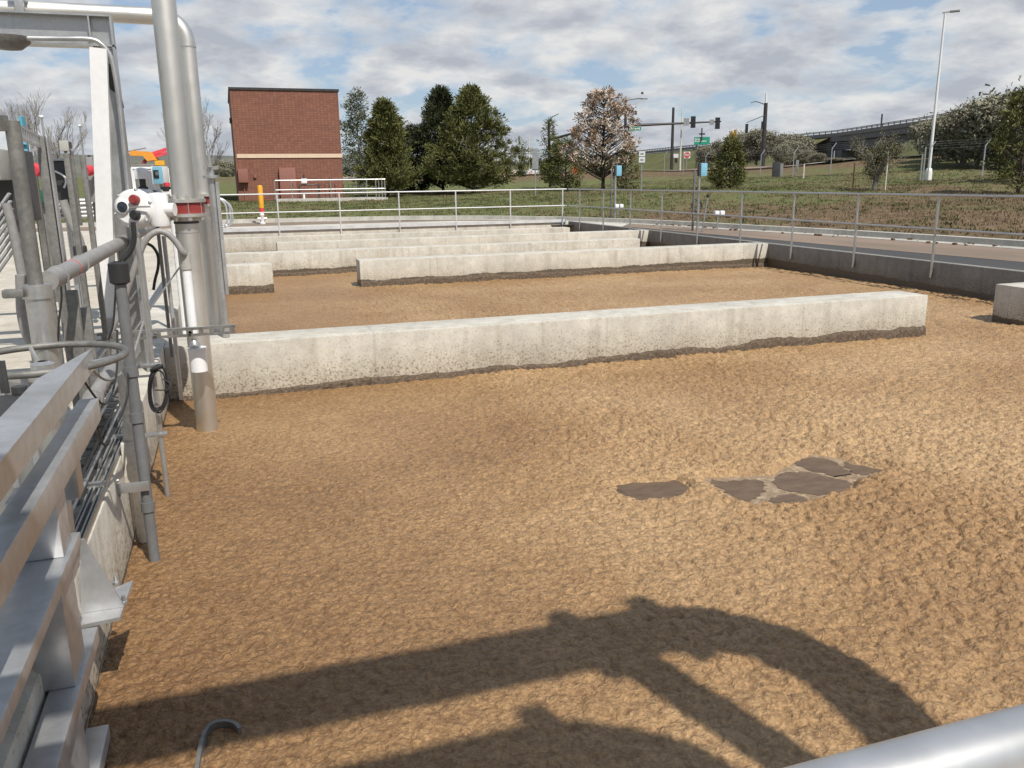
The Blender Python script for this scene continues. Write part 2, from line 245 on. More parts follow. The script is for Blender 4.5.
# ------------------------------------------------------------------ geometry helpers
class MB:
    def __init__(s): s.v = []; s.f = []; s.sm = []
    def add(s, vs, fs, smooth=False):
        o = len(s.v); s.v.extend(tuple(p) for p in vs)
        for f in fs: s.f.append(tuple(i+o for i in f)); s.sm.append(smooth)
        return s
    def box(s, x0, x1, y0, y1, z0, z1, bev=0.0, mat=None):
        if bev > 0:
            bm = bmesh.new(); bmesh.ops.create_cube(bm, size=1)
            for v in bm.verts: v.co = Vector(((x0+x1)/2+v.co.x*(x1-x0), (y0+y1)/2+v.co.y*(y1-y0), (z0+z1)/2+v.co.z*(z1-z0)))
            bmesh.ops.bevel(bm, geom=bm.edges[:], offset=bev, segments=2, affect='EDGES', profile=.6)
            bm.verts.ensure_lookup_table(); vs = [v.co.copy() for v in bm.verts]
            if mat is not None: vs = [mat @ v for v in vs]
            s.add(vs, [[v.index for v in f.verts] for f in bm.faces]); bm.free(); return s
        vs = [Vector(p) for p in ((x0, y0, z0), (x1, y0, z0), (x1, y1, z0), (x0, y1, z0), (x0, y0, z1), (x1, y0, z1), (x1, y1, z1), (x0, y1, z1))]
        if mat is not None: vs = [mat @ v for v in vs]
        return s.add(vs, [(0, 3, 2, 1), (4, 5, 6, 7), (0, 1, 5, 4), (1, 2, 6, 5), (2, 3, 7, 6), (3, 0, 4, 7)])
    def obox(s, c, size, rot=None, bev=0.0):
        m = Matrix.Translation(c) @ (rot.to_4x4() if rot else Matrix.Identity(4)); a, b, d = (x/2 for x in size)
        return s.box(-a, a, -b, b, -d, d, bev, m)
    def bar(s, p, q, w, h, up=(0, 0, 1), bev=0):
        p, q = Vector(p), Vector(q); d = (q-p); l = d.length; d.normalize(); up = Vector(up)
        if abs(d.dot(up)) > .98: up = Vector((1, 0, 0))
        x = d.cross(up).normalized(); z = x.cross(d); rot = Matrix((x, d, z)).transposed()
        return s.obox((p+q)/2, (w, l, h), rot, bev)
    def tube(s, pts, r, n=10, cap=True, hollow=0.0):
        pts = [Vector(p) for p in pts]; rs = r if isinstance(r, (list, tuple)) else [r]*len(pts); k = len(pts)
        tang = [((pts[min(i+1, k-1)]-pts[max(i-1, 0)]).normalized()) for i in range(k)]
        ref = Vector((0, 0, 1)) if abs(tang[0].z) < .9 else Vector((1, 0, 0)); a = tang[0].cross(ref).normalized(); vs = []
        for i in range(k):
            a = (a-tang[i]*a.dot(tang[i])).normalized(); b = tang[i].cross(a)
            for j in range(n):
                w = 2*math.pi*j/n; vs.append(pts[i]+(a*math.cos(w)+b*math.sin(w))*rs[i])
        fs = [(i*n+j, i*n+(j+1) % n, (i+1)*n+(j+1) % n, (i+1)*n+j) for i in range(k-1) for j in range(n)]
        s.add(vs, fs, True)
        if cap:
            o = len(s.v)-k*n
            s.f.append(tuple(o+j for j in reversed(range(n)))); s.sm.append(False)
            s.f.append(tuple(o+(k-1)*n+j for j in range(n))); s.sm.append(False)
        return s
    def cyl(s, p, q, r, n=12, r2=None): return s.tube([p, q], [r, r if r2 is None else r2], n)
    def lathe(s, c, prof, n=16, axis=(0, 0, 1)):
        ax = Vector(axis).normalized(); ref = Vector((0, 0, 1)) if abs(ax.z) < .9 else Vector((1, 0, 0)); a = ax.cross(ref).normalized(); b = ax.cross(a); c = Vector(c)
        vs = [c+ax*h+(a*math.cos(2*math.pi*j/n)+b*math.sin(2*math.pi*j/n))*max(r, 1e-4) for r, h in prof for j in range(n)]
        fs = [(i*n+j, i*n+(j+1) % n, (i+1)*n+(j+1) % n, (i+1)*n+j) for i in range(len(prof)-1) for j in range(n)]
        return s.add(vs, fs, True)
    def prism(s, poly, thick):                       # polygon of 3D points extruded by a vector
        n = len(poly); t = Vector(thick); a = [Vector(p) for p in poly]; b = [p+t for p in a]
        return s.add(a+b, [tuple(range(n))[::-1], tuple(range(n, 2*n))]+[(i, (i+1) % n, n+(i+1) % n, n+i) for i in range(n)])
    def build(s, name, mat, parent=None, loc=None):
        me = bpy.data.meshes.new(name); o0 = Vector(loc) if loc is not None else (parent_world(parent) if parent else Vector((0, 0, 0)))
        me.from_pydata([(x-o0.x, y-o0.y, z-o0.z) for x, y, z in s.v], [], s.f)
        me.polygons.foreach_set('use_smooth', s.sm); bmf(me); me.set_sharp_from_angle(angle=R(40)); me.materials.append(M[mat] if isinstance(mat, str) else mat); me.update()
        o = bpy.data.objects.new(name, me); COL.objects.link(o)
        if parent: o.parent = parent
        else: o.location = o0
        return o
def bmf(me):
    bm = bmesh.new(); bm.from_mesh(me); bmesh.ops.recalc_face_normals(bm, faces=bm.faces[:]); bm.to_mesh(me); bm.free()
def parent_world(p):
    v = Vector(p.location)
    while p.parent: p = p.parent; v = v+Vector(p.location)
    return v
def np_obj(name, V, F, mat, parent=None, smooth=False):
    """big mesh from arrays; F is (n,3) or (n,4)"""
    me = bpy.data.meshes.new(name); V = np.asarray(V, np.float32).copy(); F = np.asarray(F, np.int32)
    if parent: V -= np.array(parent_world(parent), np.float32)
    k = F.shape[1]; me.vertices.add(len(V)); me.vertices.foreach_set('co', V.ravel()); me.loops.add(F.size); me.loops.foreach_set('vertex_index', F.ravel())
    me.polygons.add(len(F)); me.polygons.foreach_set('loop_start', np.arange(0, F.size, k, dtype=np.int32))
    me.polygons.foreach_set('use_smooth', np.full(len(F), smooth)); me.update(calc_edges=True); me.materials.append(M[mat])
    o = bpy.data.objects.new(name, me); COL.objects.link(o)
    if parent: o.parent = parent
    return o
def thing(name, label, cat, loc=(0, 0, 0), group=None):
    o = bpy.data.objects.new(name, None); COL.objects.link(o); o.empty_display_size = .2; o.location = loc
    o['label'] = label; o['category'] = cat
    if group: o['group'] = group
    return o
def tag(o, label, cat, group=None):
    o['label'] = label; o['category'] = cat
    if group: o['group'] = group
    return o
def struct(o, kind='structure'): o['kind'] = kind; return o
def dup(root, loc, label=None, group=None):
    r = root.copy(); COL.objects.link(r); r.location = loc
    if label: r['label'] = label
    if group: r['group'] = group
    for ch in root.children:
        c = ch.copy(); COL.objects.link(c); c.parent = r
        for g in ch.children: d = g.copy(); COL.objects.link(d); d.parent = c
    return r
def arc(c, r, a0, a1, n, ax, ay):
    c = Vector(c); ax = Vector(ax); ay = Vector(ay)
    return [c+ax*(r*math.cos(a0+(a1-a0)*i/n))+ay*(r*math.sin(a0+(a1-a0)*i/n)) for i in range(n+1)]
def smooth_path(pts, sub=6):                                  # Catmull-Rom
    p = [Vector(x) for x in pts]; q = [p[0]*2-p[1]]+p+[p[-1]*2-p[-2]]; out = []
    for i in range(1, len(q)-2):
        for k in range(sub):
            t = k/sub; a, b, c, d = q[i-1], q[i], q[i+1], q[i+2]
            out.append(.5*((2*b)+(c-a)*t+(2*a-5*b+4*c-d)*t*t+(3*b-a-3*c+d)*t**3))
    return out+[p[-1]]
# value noise on arrays
def vnoise(x, y, seed=0):
    xi = np.floor(x).astype(np.int64); yi = np.floor(y).astype(np.int64); fx = x-xi; fy = y-yi; fx = fx*fx*(3-2*fx); fy = fy*fy*(3-2*fy)
    def h(a, b):
        n = (a*374761393+b*668265263+seed*974634777) & 0xffffffff; n = ((n ^ (n >> 13))*1274126177) & 0xffffffff; return ((n ^ (n >> 16)) & 0xffff)/65535.0
    return (h(xi, yi)*(1-fx)+h(xi+1, yi)*fx)*(1-fy)+(h(xi, yi+1)*(1-fx)+h(xi+1, yi+1)*fx)*fy
def fbm(x, y, oct=4, seed=0, gain=.5):
    a = 1; s = 0; t = 0
    for i in range(oct): s = s+a*vnoise(x, y, seed+i*17); t += a; a *= gain; x = x*2.03+11.3; y = y*2.03+5.7
    return s/t
def worley(x, y, seed=0):
    xi = np.floor(x).astype(np.int64); yi = np.floor(y).astype(np.int64); d1 = np.full(x.shape, 9.0); d2 = np.full(x.shape, 9.0)
    def h(a, b, k):
        n = (a*374761393+b*668265263+(seed+k)*974634777) & 0xffffffff; n = ((n ^ (n >> 13))*1274126177) & 0xffffffff; return ((n ^ (n >> 16)) & 0xffff)/65535.0
    for dx in (-1, 0, 1):
        for dy in (-1, 0, 1):
            cx = xi+dx; cy = yi+dy; d = np.hypot(cx+h(cx, cy, 1)-x, cy+h(cx, cy, 2)-y)
            d2 = np.where(d < d1, d1, np.minimum(d2, d)); d1 = np.minimum(d1, d)
    return d1, d2
# ------------------------------------------------------------------ ground, road, kerb
XL, XR, YB, HW = -0.65, 10.96, 26.85, 0.5175          # basin faces; froth lies HW below the wall tops
KERB = [(16.4, -40), (15.9, 2), (15.75, 10), (15.57, 13.2), (15.4, 15), (14.95, 18.1), (14.25, 21.2), (13.8, 23.6), (13.1, 26.3), (11.6, 29.6), (9.2, 32.4), (6.4, 33.9), (3, 34.5), (-6, 35.2), (-45, 37)]
KN = np.array(KERB, float)
def kerb_dist(x, y):
    best = np.full(x.shape, 1e9); sg = np.ones(x.shape)
    for (ax, ay), (bx, by) in zip(KERB[:-1], KERB[1:]):
        dx, dy = bx-ax, by-ay; t = np.clip(((x-ax)*dx+(y-ay)*dy)/(dx*dx+dy*dy), 0, 1)
        d = np.hypot(x-ax-t*dx, y-ay-t*dy); s = np.where(dx*(y-ay)-dy*(x-ax) > 0, -1.0, 1.0)
        m = d < best-1e-9; best = np.where(m, d, best); sg = np.where(m, s, sg)
    return best*sg
SURVEY = np.array([(39.3, 36.5, 1.02), (46, 47.5, 1.66), (41.3, 55.9, 1.25), (22.7, 50, .68), (16, 59, .6), (3, 52, .30), (8, 52, .42), (0, 52, .45), (60, 108, 2.2), (44.5, 92, 2.1),
 (48.6, 128, 2.5), (67, 97.6, 2.8), (70, 70, 3.2), (30, 25, .62), (27, 10, .6), (60, 20, 2.5), (-10, 50, .3), (-40, 60, .6), (-60, 130, 4), (0, 120, 2.2), (20, 120, 1.9), (90, 40, 4.5),
 (0, 400, 5), (200, 400, 6), (-300, 300, 9), (400, 0, 6), (0, -300, 0), (-60, -60, 0), (60, -60, .5), (30, 75, 1.2), (-900, 900, 10), (900, 900, 10), (0, 1200, 10), (31, 40, .72)], float)
def gz(x, y):
    x = np.asarray(x, float); y = np.asarray(y, float); w = 0; s = 0
    for sx, sy, szz in SURVEY:
        k = 1/((x-sx)**2+(y-sy)**2+9)**1.35; w = w+k; s = s+k*szz
    zf = s/w; dk = kerb_dist(x, y); t = np.clip((dk-.4)/17, 0, 1); t = t*(1.6-.6*t); t = np.clip(t, 0, 1)
    z = -.16+.16*np.clip((dk-.12)/.5, 0, 1)+(zf+.0)*t
    z = z+.55*np.exp(-((x-34.5)**2/30+(y-29.5)**2/9))+.28*np.exp(-((x-21)**2/14+(y-33)**2/6))           # spoil heaps on the bank
    z = z+(fbm(x*.45, y*.45, 4, 5)-.5)*.22*np.clip((dk-.3)/5, 0, 1)
    return z
def g1(x, y): return float(gz(np.array([x]), np.array([y]))[0])
def ground_at(u, v0, depth_guess):                    # where the sight line through a foot point at about this distance meets the ground
    d = ray(u, v0); k = depth_guess/math.hypot(d.x, d.y); p = CPOS+d*k; return Vector((p.x, p.y, g1(p.x, p.y)))
def spaced(parts):
    o = []
    for a, b, s in parts: o += list(np.arange(a, b-1e-6, s))
    return np.array(o+[parts[-1][1]])
gx = spaced([(-1500, -300, 150), (-300, -60, 20), (-60, -12, 3), (-12, 11, .46), (11, 60, .5), (60, 150, 3), (150, 400, 25), (400, 1500, 150)])
gy = spaced([(-600, -60, 90), (-60, -4, 4), (-4, 27, 1.0333), (27, 70, .5), (70, 160, 3), (160, 420, 20), (420, 2400, 180)])
GX, GY = np.meshgrid(gx, gy); GZ = gz(GX, GY); nx, ny = len(gx), len(gy)
V = np.stack([GX.ravel(), GY.ravel(), GZ.ravel()], 1); I = np.arange(nx*ny).reshape(ny, nx)
F = np.stack([I[:-1, :-1].ravel(), I[:-1, 1:].ravel(), I[1:, 1:].ravel(), I[1:, :-1].ravel()], 1)
cx = (GX[:-1, :-1]+GX[1:, 1:]).ravel()/2; cy = (GY[:-1, :-1]+GY[1:, 1:]).ravel()/2
F = F[~((cx > -12) & (cx < 10.9) & (cy > -4) & (cy < 27))]
struct(np_obj('ground', V, F, 'grass_ground', smooth=True))
def resample(poly, n):
    p = np.array(poly, float); d = np.r_[0, np.cumsum(np.hypot(*np.diff(p, axis=0).T))]; t = np.linspace(0, d[-1], n)
    return np.stack([np.interp(t, d, p[:, 0]), np.interp(t, d, p[:, 1])], 1)
def strip(name, A, B, z, mat, n=90):
    a, b = resample(A, n), resample(B, n); V = np.zeros((2*n, 3)); V[:n, :2] = a; V[n:, :2] = b; V[:, 2] = z
    i = np.arange(n-1); return struct(np_obj(name, V, np.stack([i, i+1, n+i+1, n+i], 1), mat))
INNER = [(11.21, -40), (11.21, 27.1), (-45, 27.1)]
def inset(poly, d):
    out = []
    for i in range(len(poly)):
        a = Vector(poly[max(i-1, 0)]); b = Vector(poly[min(i+1, len(poly)-1)]); t = (b-a).normalized(); out.append((poly[i][0]-t.y*d, poly[i][1]+t.x*d))
    return out
def lerp_poly(f0, f1):
    a, b = resample(INNER, 90), resample(KERB, 90)
    return a, b
strip('asphalt_road', [(11.0, -40), (11.0, 20), (11.0, 26.9), (4, 26.9), (-6, 26.9), (-45, 26.9)], [(16.5, -40), (15.5, 14.2), (13.0, 26.8), (6.4, 34), (-6, 35.3), (-45, 37.1)], -.104, 'asphalt')
strip('worn_road_lane', [(13.2, -40), (13.1, 5), (13.05, 10.9), (12.7, 15), (12.5, 18.2), (12.2, 22), (11.95, 25.5), (10.8, 28.2), (8.6, 29.6), (3, 30.4), (-45, 33)],
      [(16.3, -40), (15.8, 5), (15.65, 10.9), (15.3, 15), (14.85, 18.2), (14.05, 22), (13.35, 25.2), (11.6, 29.2), (9.0, 32), (3, 34.2), (-45, 36.8)], -.1, 'worn_asphalt')
strip('road_apron', [(11.9, 24.6), (11.0, 27.2), (8, 27.3), (-45, 27.3)], [(12.9, 26.2), (11.6, 29.2), (8.2, 31.4), (4, 31.6), (-45, 32.2)], -.096, 'road_concrete')
def sweep(name, poly, prof, mat):                     # profile (offset to the right of travel, z) swept along a ground line
    p = resample(poly, 120); t = np.gradient(p, axis=0); t /= np.hypot(t[:, 0], t[:, 1])[:, None]; nrm = np.stack([t[:, 1], -t[:, 0]], 1); k = len(prof); V = []
    for (o, z) in prof: V.append(np.c_[p+nrm*o, np.full(len(p), z)])
    V = np.stack(V, 1).reshape(-1, 3); i = np.arange(len(p)-1)[:, None]*k; j = np.arange(k)[None]; j2 = (j+1) % k
    F = np.stack([(i+j), (i+j2), (i+k+j2), (i+k+j)], -1).reshape(-1, 4); o = np_obj(name, V, F, mat); bmf(o.data); return struct(o)
sweep('kerb', KERB, [(-.42, -.092), (-.02, -.088), (0, .035), (.20, .04), (.21, -.3), (-.42, -.3)], 'kerb_concrete')
# ------------------------------------------------------------------ basin
def wall(label, x0, x1, y0, y1, z1=0.0, mat='basin_concrete', group=None, crust=None):
    o = tag(MB().box(x0, x1, y0, y1, -1.3, z1, .016).build('concrete_wall', mat, loc=((x0+x1)/2, (y0+y1)/2, -1.3)), label, 'wall', group)
    if crust:                                          # dried froth caked on the foot of the wall: bumpy, standing a little proud
        n = max(20, int((x1-x0)/.03)); xs = np.linspace(x0+.004, x1-.004, n); hgt = np.interp(xs, [x0, x1], crust)*(.55+.9*fbm(xs*1.6+y0, xs*0+y0, 3, 5))+.03*(fbm(xs*16, xs*0+y0, 2, 6)-.5); rows = 6; V = []
        for j in range(rows+1):
            f = j/rows; z = -HW-.05+(np.maximum(hgt, .01)+.05)*f; d = (.016+.020*fbm(xs*18, z*22+j, 3, 7))*(1-.75*f**3)*(1 if j < rows else 0); V.append(np.stack([xs, np.full(n, y0)-d, z], 1))
        I = np.arange((rows+1)*n).reshape(rows+1, n); F = np.stack([I[:-1, :-1].ravel(), I[:-1, 1:].ravel(), I[1:, 1:].ravel(), I[1:, :-1].ravel()], 1); c = np_obj('dried_froth_crust', np.concatenate(V)-np.array([(x0+x1)/2, (y0+y1)/2, -1.3]), F, 'mud_crust'); c.parent = o; c['kind'] = 'stuff'
    return o
wall('long near concrete baffle wall reaching right from the large steel pipe, mud line along its foot', XL, 7.87, 7.89, 8.38, -.002, crust=(.045, .15))
wall('short concrete wall block standing alone at the right edge with a shaded left end', 9.45, XR, 7.89, 8.38, -.002)
wall('second concrete baffle wall from the front, with a dark free left end beside the gap', 2.2, XR, 15.5, 15.95, -.002, crust=(.15, .12))
wall('short concrete wall stub just right of the upright pipes, left of the gap', XL, .66, 15.5, 15.95, -.002, crust=(.14, .15))
wall('third concrete baffle wall from the front, running from the pipes almost to the shaded side wall', XL, 9.25, 18.15, 18.6, -.002, crust=(.10, .10))
wall('fourth concrete baffle wall from the front, joining the side wall, with a free left end', 1.04, XR, 21.0, 21.45, -.002)
wall('pale concrete baffle wall nearest the far railing, behind the other baffles', XL, 9.6, 23.4, 23.85, -.002)
wall('long shaded concrete side wall of the basin below the right railing', XR, 11.12, .4, 27.1, 0.0, 'shaded_concrete')
wall('far concrete end wall of the basin under the far railing', XL, XR, YB, 27.1, .03)
wall('left concrete basin wall below the pipes and aluminium beams', -1.1, XL, .4, 27.1, 0)
wall('near concrete end wall of the basin under the nearest rail', XL, XR, .1, .4, -.004)
# deck left of the basin and the walkway the camera stands on
struct(MB().box(-12.5, -1.1, -4.5, 28.5, -.6, -.003).build('concrete_deck', 'deck_concrete'))
struct(MB().box(-1.1, 12, -4.5, .1, -.6, -.006).build('concrete_walkway', 'deck_concrete'))
# ------------------------------------------------------------------ froth sheet
POOLS = [[(614, 489), (617, 484), (630, 482), (645, 481), (660, 480), (675, 479), (686, 483), (690, 489), (682, 494), (672, 499), (660, 500), (645, 501), (630, 498), (620, 494)],
         [(712, 479), (725, 481), (745, 479), (762, 480), (765, 486), (762, 493), (752, 499), (740, 500), (730, 494), (722, 488), (714, 484)],
         [(796, 463), (806, 458), (820, 457), (832, 460), (845, 468), (850, 473), (838, 476), (824, 473), (806, 468)],
         [(774, 478), (782, 472), (797, 471), (815, 473), (835, 478), (852, 482), (850, 488), (835, 492), (815, 494), (795, 491), (780, 487)],
         [(768, 500), (778, 495), (790, 493), (806, 497), (803, 502), (785, 503)],
         [(845, 462), (855, 464), (868, 467), (884, 469), (874, 472), (860, 474), (850, 470)]]
FILM = [(700, 478), (720, 476), (752, 474), (772, 474), (790, 462), (812, 453), (836, 456), (850, 461), (870, 465), (888, 469), (872, 476), (856, 482), (850, 492), (826, 497), (806, 504), (780, 507), (748, 504), (730, 498), (716, 488)]
def g2(poly, z=-HW): return np.array([tuple(atz(u, v, z))[:2] for u, v in poly])
def poly_dist(px, py, poly):                          # signed distance, negative inside
    d = np.full(px.shape, 1e9); ins = np.zeros(px.shape, bool)
    for i in range(len(poly)):
        ax, ay = poly[i]; bx, by = poly[(i+1) % len(poly)]; dx, dy = bx-ax, by-ay
        t = np.clip(((px-ax)*dx+(py-ay)*dy)/(dx*dx+dy*dy+1e-12), 0, 1); d = np.minimum(d, np.hypot(px-ax-t*dx, py-ay-t*dy))
        c = ((ay > py) != (by > py)); xx = ax+(py-ay)*(bx-ax)/(by-ay if abs(by-ay) > 1e-12 else 1e-12); ins ^= c & (px < xx)
    return np.where(ins, -d, d)
def froth():
    xs = list(np.arange(XL+.002, 4.6, .0085)); s = .0085
    while xs[-1] < XR-.03: s = min(s*1.012, .03); xs.append(xs[-1]+s)
    xs[-1] = XR-.002; ys = [.6]
    while ys[-1] < 1.75: ys.append(ys[-1]+.05)
    while ys[-1] < YB-.1: d = ys[-1]; ys.append(d+max(.0085, d*d/2050))
    ys[-1] = YB-.002; xs = np.array(xs); ys = np.array(ys); X, Y = np.meshgrid(xs, ys); sh = X.shape; x, y = X.ravel(), Y.ravel()
    wx = x+.03*(fbm(x*9, y*9, 3, 3)-.5)*2; wy = y+.03*(fbm(x*9+50, y*9, 3, 4)-.5)*2
    d1, d2 = worley(wx*12, wy*12, 5); lump = np.clip(1-(d1*1.15)**2, 0, 1); fold = np.clip((d2-d1)*2.2, 0, 1)
    e1, e2 = worley(wx*34+7, wy*34, 9); lump2 = np.clip(1-e1*1.2, 0, 1)
    amp = .5+.9*fbm(x*.8, y*.8, 3, 21)
    rest = np.clip((x-.2)/2.2, .40, 1.05)                 # calmer near the left wall
    h = amp*rest*(.021*lump+.010*np.sqrt(fold)+.012*lump2+.030*(fbm(x*6, y*6, 4, 31)-.5)+.010*(fbm(x*48, y*48, 3, 41)-.5))+.02*(fbm(x*.9, y*.9, 3, 51)-.5)
    pd = np.full(x.shape, 9.0); m = (x > 1.8) & (x < 4.6) & (y > 3.6) & (y < 5.6)
    wob = .035*(fbm(x[m]*14, y[m]*14, 3, 61)-.5)
    ip = np.ones(x.shape)
    for p in POOLS: ip[m] = np.minimum(ip[m], np.clip((poly_dist(x[m], y[m], g2(p))+wob*.4)/.02, 0, 1))
    for p in POOLS[:1]+[FILM]: pd[m] = np.minimum(pd[m], poly_dist(x[m], y[m], g2(p))+wob)
    k = np.clip((pd+.02)/.07, 0, 1); k = k*k*(3-2*k); z = -HW+h*(k+.09*(1-k)*ip)-.011*(1-k)+.004*k
    me = np_obj('froth_surface', np.stack([x, y, z], 1), (lambda I: np.stack([I[:-1, :-1].ravel(), I[:-1, 1:].ravel(), I[1:, 1:].ravel(), I[1:, :-1].ravel()], 1))(np.arange(x.size).reshape(sh)), 'froth', smooth=True)
    struct(me)
froth()
def sheet(name, poly, z, mat, step=4, jag=.020, seed=1):
    p = g2(poly); c = p.mean(0); q = []; n = len(p)
    for i in range(n):
        for k in range(step*3):
            t = k/(step*3); a, b, e, d = p[i-1], p[i], p[(i+1) % n], p[(i+2) % n]
            v = .5*((2*b)+(e-a)*t+(2*a-5*b+4*e-d)*t*t+(3*b-a-3*e+d)*t**3)
            v = v+jag*2*np.array([vnoise(np.array([v[0]*38]), np.array([v[1]*38]), seed)[0]-.5, vnoise(np.array([v[0]*38]), np.array([v[1]*38]), seed+5)[0]-.5]); q.append((v[0], v[1], z))
    b = MB(); b.add(q, [tuple(range(len(q)))]); o = b.build(name, mat); return struct(o)
def grown(poly, d):
    q = [atz(u, v, -HW) for u, v in poly]; n = len(q); out = []
    for i in range(n): t = (q[(i+1) % n]-q[i-1]).normalized(); out.append(pv(q[i].x-t.y*d*GS, q[i].y+t.x*d*GS, -HW))
    return out
GS = 1.0
sheet('grey_froth_film', grown(FILM, .06), -HW-.0072, 'grey_film', jag=.012)
sheet('liquid_pool', [(204, 741), (210, 731), (222, 727), (236, 729), (244, 738), (240, 752), (228, 764), (212, 775), (200, 778)], -HW+.012, 'dark_liquor', seed=2)
for i, p in enumerate(POOLS): sheet('liquid_pool', p, -HW-.0045-(0.002 if i == 0 else 0), 'dark_liquor', seed=i+3)
# ------------------------------------------------------------------ railings
def railing(label, p0, p1, posts, rr=.021, foot=.13, side=Vector((0, 0, 0)), plate=True, zt=1.07, zm=.53, kick=None, mat='aluminium'):
    p0, p1 = Vector(p0), Vector(p1); root = thing('handrail', label, 'railing', (p0+p1)/2); d = (p1-p0).normalized()
    MB().tube([p0+Vector((0, 0, zt)), p1+Vector((0, 0, zt))], rr, 10).build('top_rail', mat, root)
    MB().tube([p0+Vector((0, 0, zm)), p1+Vector((0, 0, zm))], rr*.9, 10).build('mid_rail', mat, root)
    for t in posts:
        q = p0+d*t; MB().tube([q+Vector((0, 0, -foot)), q+Vector((0, 0, zt))], rr*1.05, 10).build('post', mat, root)
        if plate: b = MB().obox(q+Vector((0, 0, -foot*.5))-side*.02, (.09, .09, .15)); b.build('bracket', 'galvanised_dull', root)
    if kick: MB().bar(p0+Vector((0, 0, kick)), p1+Vector((0, 0, kick)), .012, .1).build('kick_plate', mat, root)
    return root
ry = [25.807-1.857*k for k in range(0, 13)]
railing('grey metal handrail along the right side wall of the basin', (10.925, 26.78, 0), (10.925, 2.5, 0), [26.78-y for y in ry if y > 2.6], foot=.26, plate=False, mat='galvanised')
bx_ = [10.72-1.857*k for k in range(0, 6)]
railing('bright metal handrail across the far end of the basin', (-.30, 26.8, 0), (10.86, 26.8, 0), [x+.3 for x in bx_]+[.06], foot=.18, plate=False, kick=.03, mat='bright_rail')
# rail right in front of the camera
a = aty(1024, 742, .345); nr = thing('handrail', 'thick silver rail crossing the bottom right corner close to the camera', 'railing', (1.0, .345, 0))
MB().tube([(-.55, .345, a.z), (.3, .345, a.z), (4.5, .345, a.z)], .0215, 24).build('top_rail', 'aluminium', nr)
MB().tube([(-.55, .345, a.z-.5), (4.5, .345, a.z-.5)], .019, 12).build('mid_rail', 'aluminium', nr)
for x in (-.55, 1.3, 3.15): MB().tube([(x, .345, 0), (x, .345, a.z)], .022, 12).build('post', 'aluminium', nr)

# ------------------------------------------------------------------ brick building
def building():
    y = 52; root = thing('brick_building', 'windowless red brick building with one cream band and a dark roof edge', 'building', (3.65, y, .2))
    x0, x1 = .66, 6.68; zt = 6.52
    MB().box(x0, x1, y, y+9, -.2, zt).build('wall', 'brick_facing', root)
    MB().box(x0-.06, x1+.06, y-.06, y+9.06, zt, zt+.13).build('roof_trim', 'roof_trim', root)
    MB().box(x0+.08, x1+.03, y-.05, y-.002, 2.80, 3.02).build('cream_band', 'cream_band', root)
    a, b = aty(278.5, 168, y), aty(297, 200, y); dr = MB().box(a.x, b.x, y-.28, y-.002, .4, a.z, .01).build('door', 'rust_panel', root)
    MB().box(b.x-.25, b.x-.2, y-.34, y-.285, 1.15, 1.35).build('handle', 'dark_metal', dr)
    a, b = aty(237.5, 169, y), aty(248.5, 182.5, y); MB().box(a.x, b.x, y-.35, y-.002, b.z, a.z, .01).build('wall_cabinet', 'rust_panel', root)
    MB().tube([(x0+.35, y-.05, .3), (x0+.35, y-.05, 1.4)], .035, 8).build('conduit', 'rust_panel', root)
    for u in (255,): a = aty(u, 176, y); MB().obox((a.x, y-.06, a.z), (.16, .1, .2)).build('junction_box', 'rust_panel', root)
    a = aty(231, 120, y); MB().obox((x0-.07, y+.6, a.z), (.14, .2, .3)).build('wall_lamp', 'dark_metal', root)
    a = aty(342, 122, y); MB().obox((x1+.07, y+.6, a.z), (.14, .2, .3)).build('wall_lamp', 'dark_metal', root)
building()
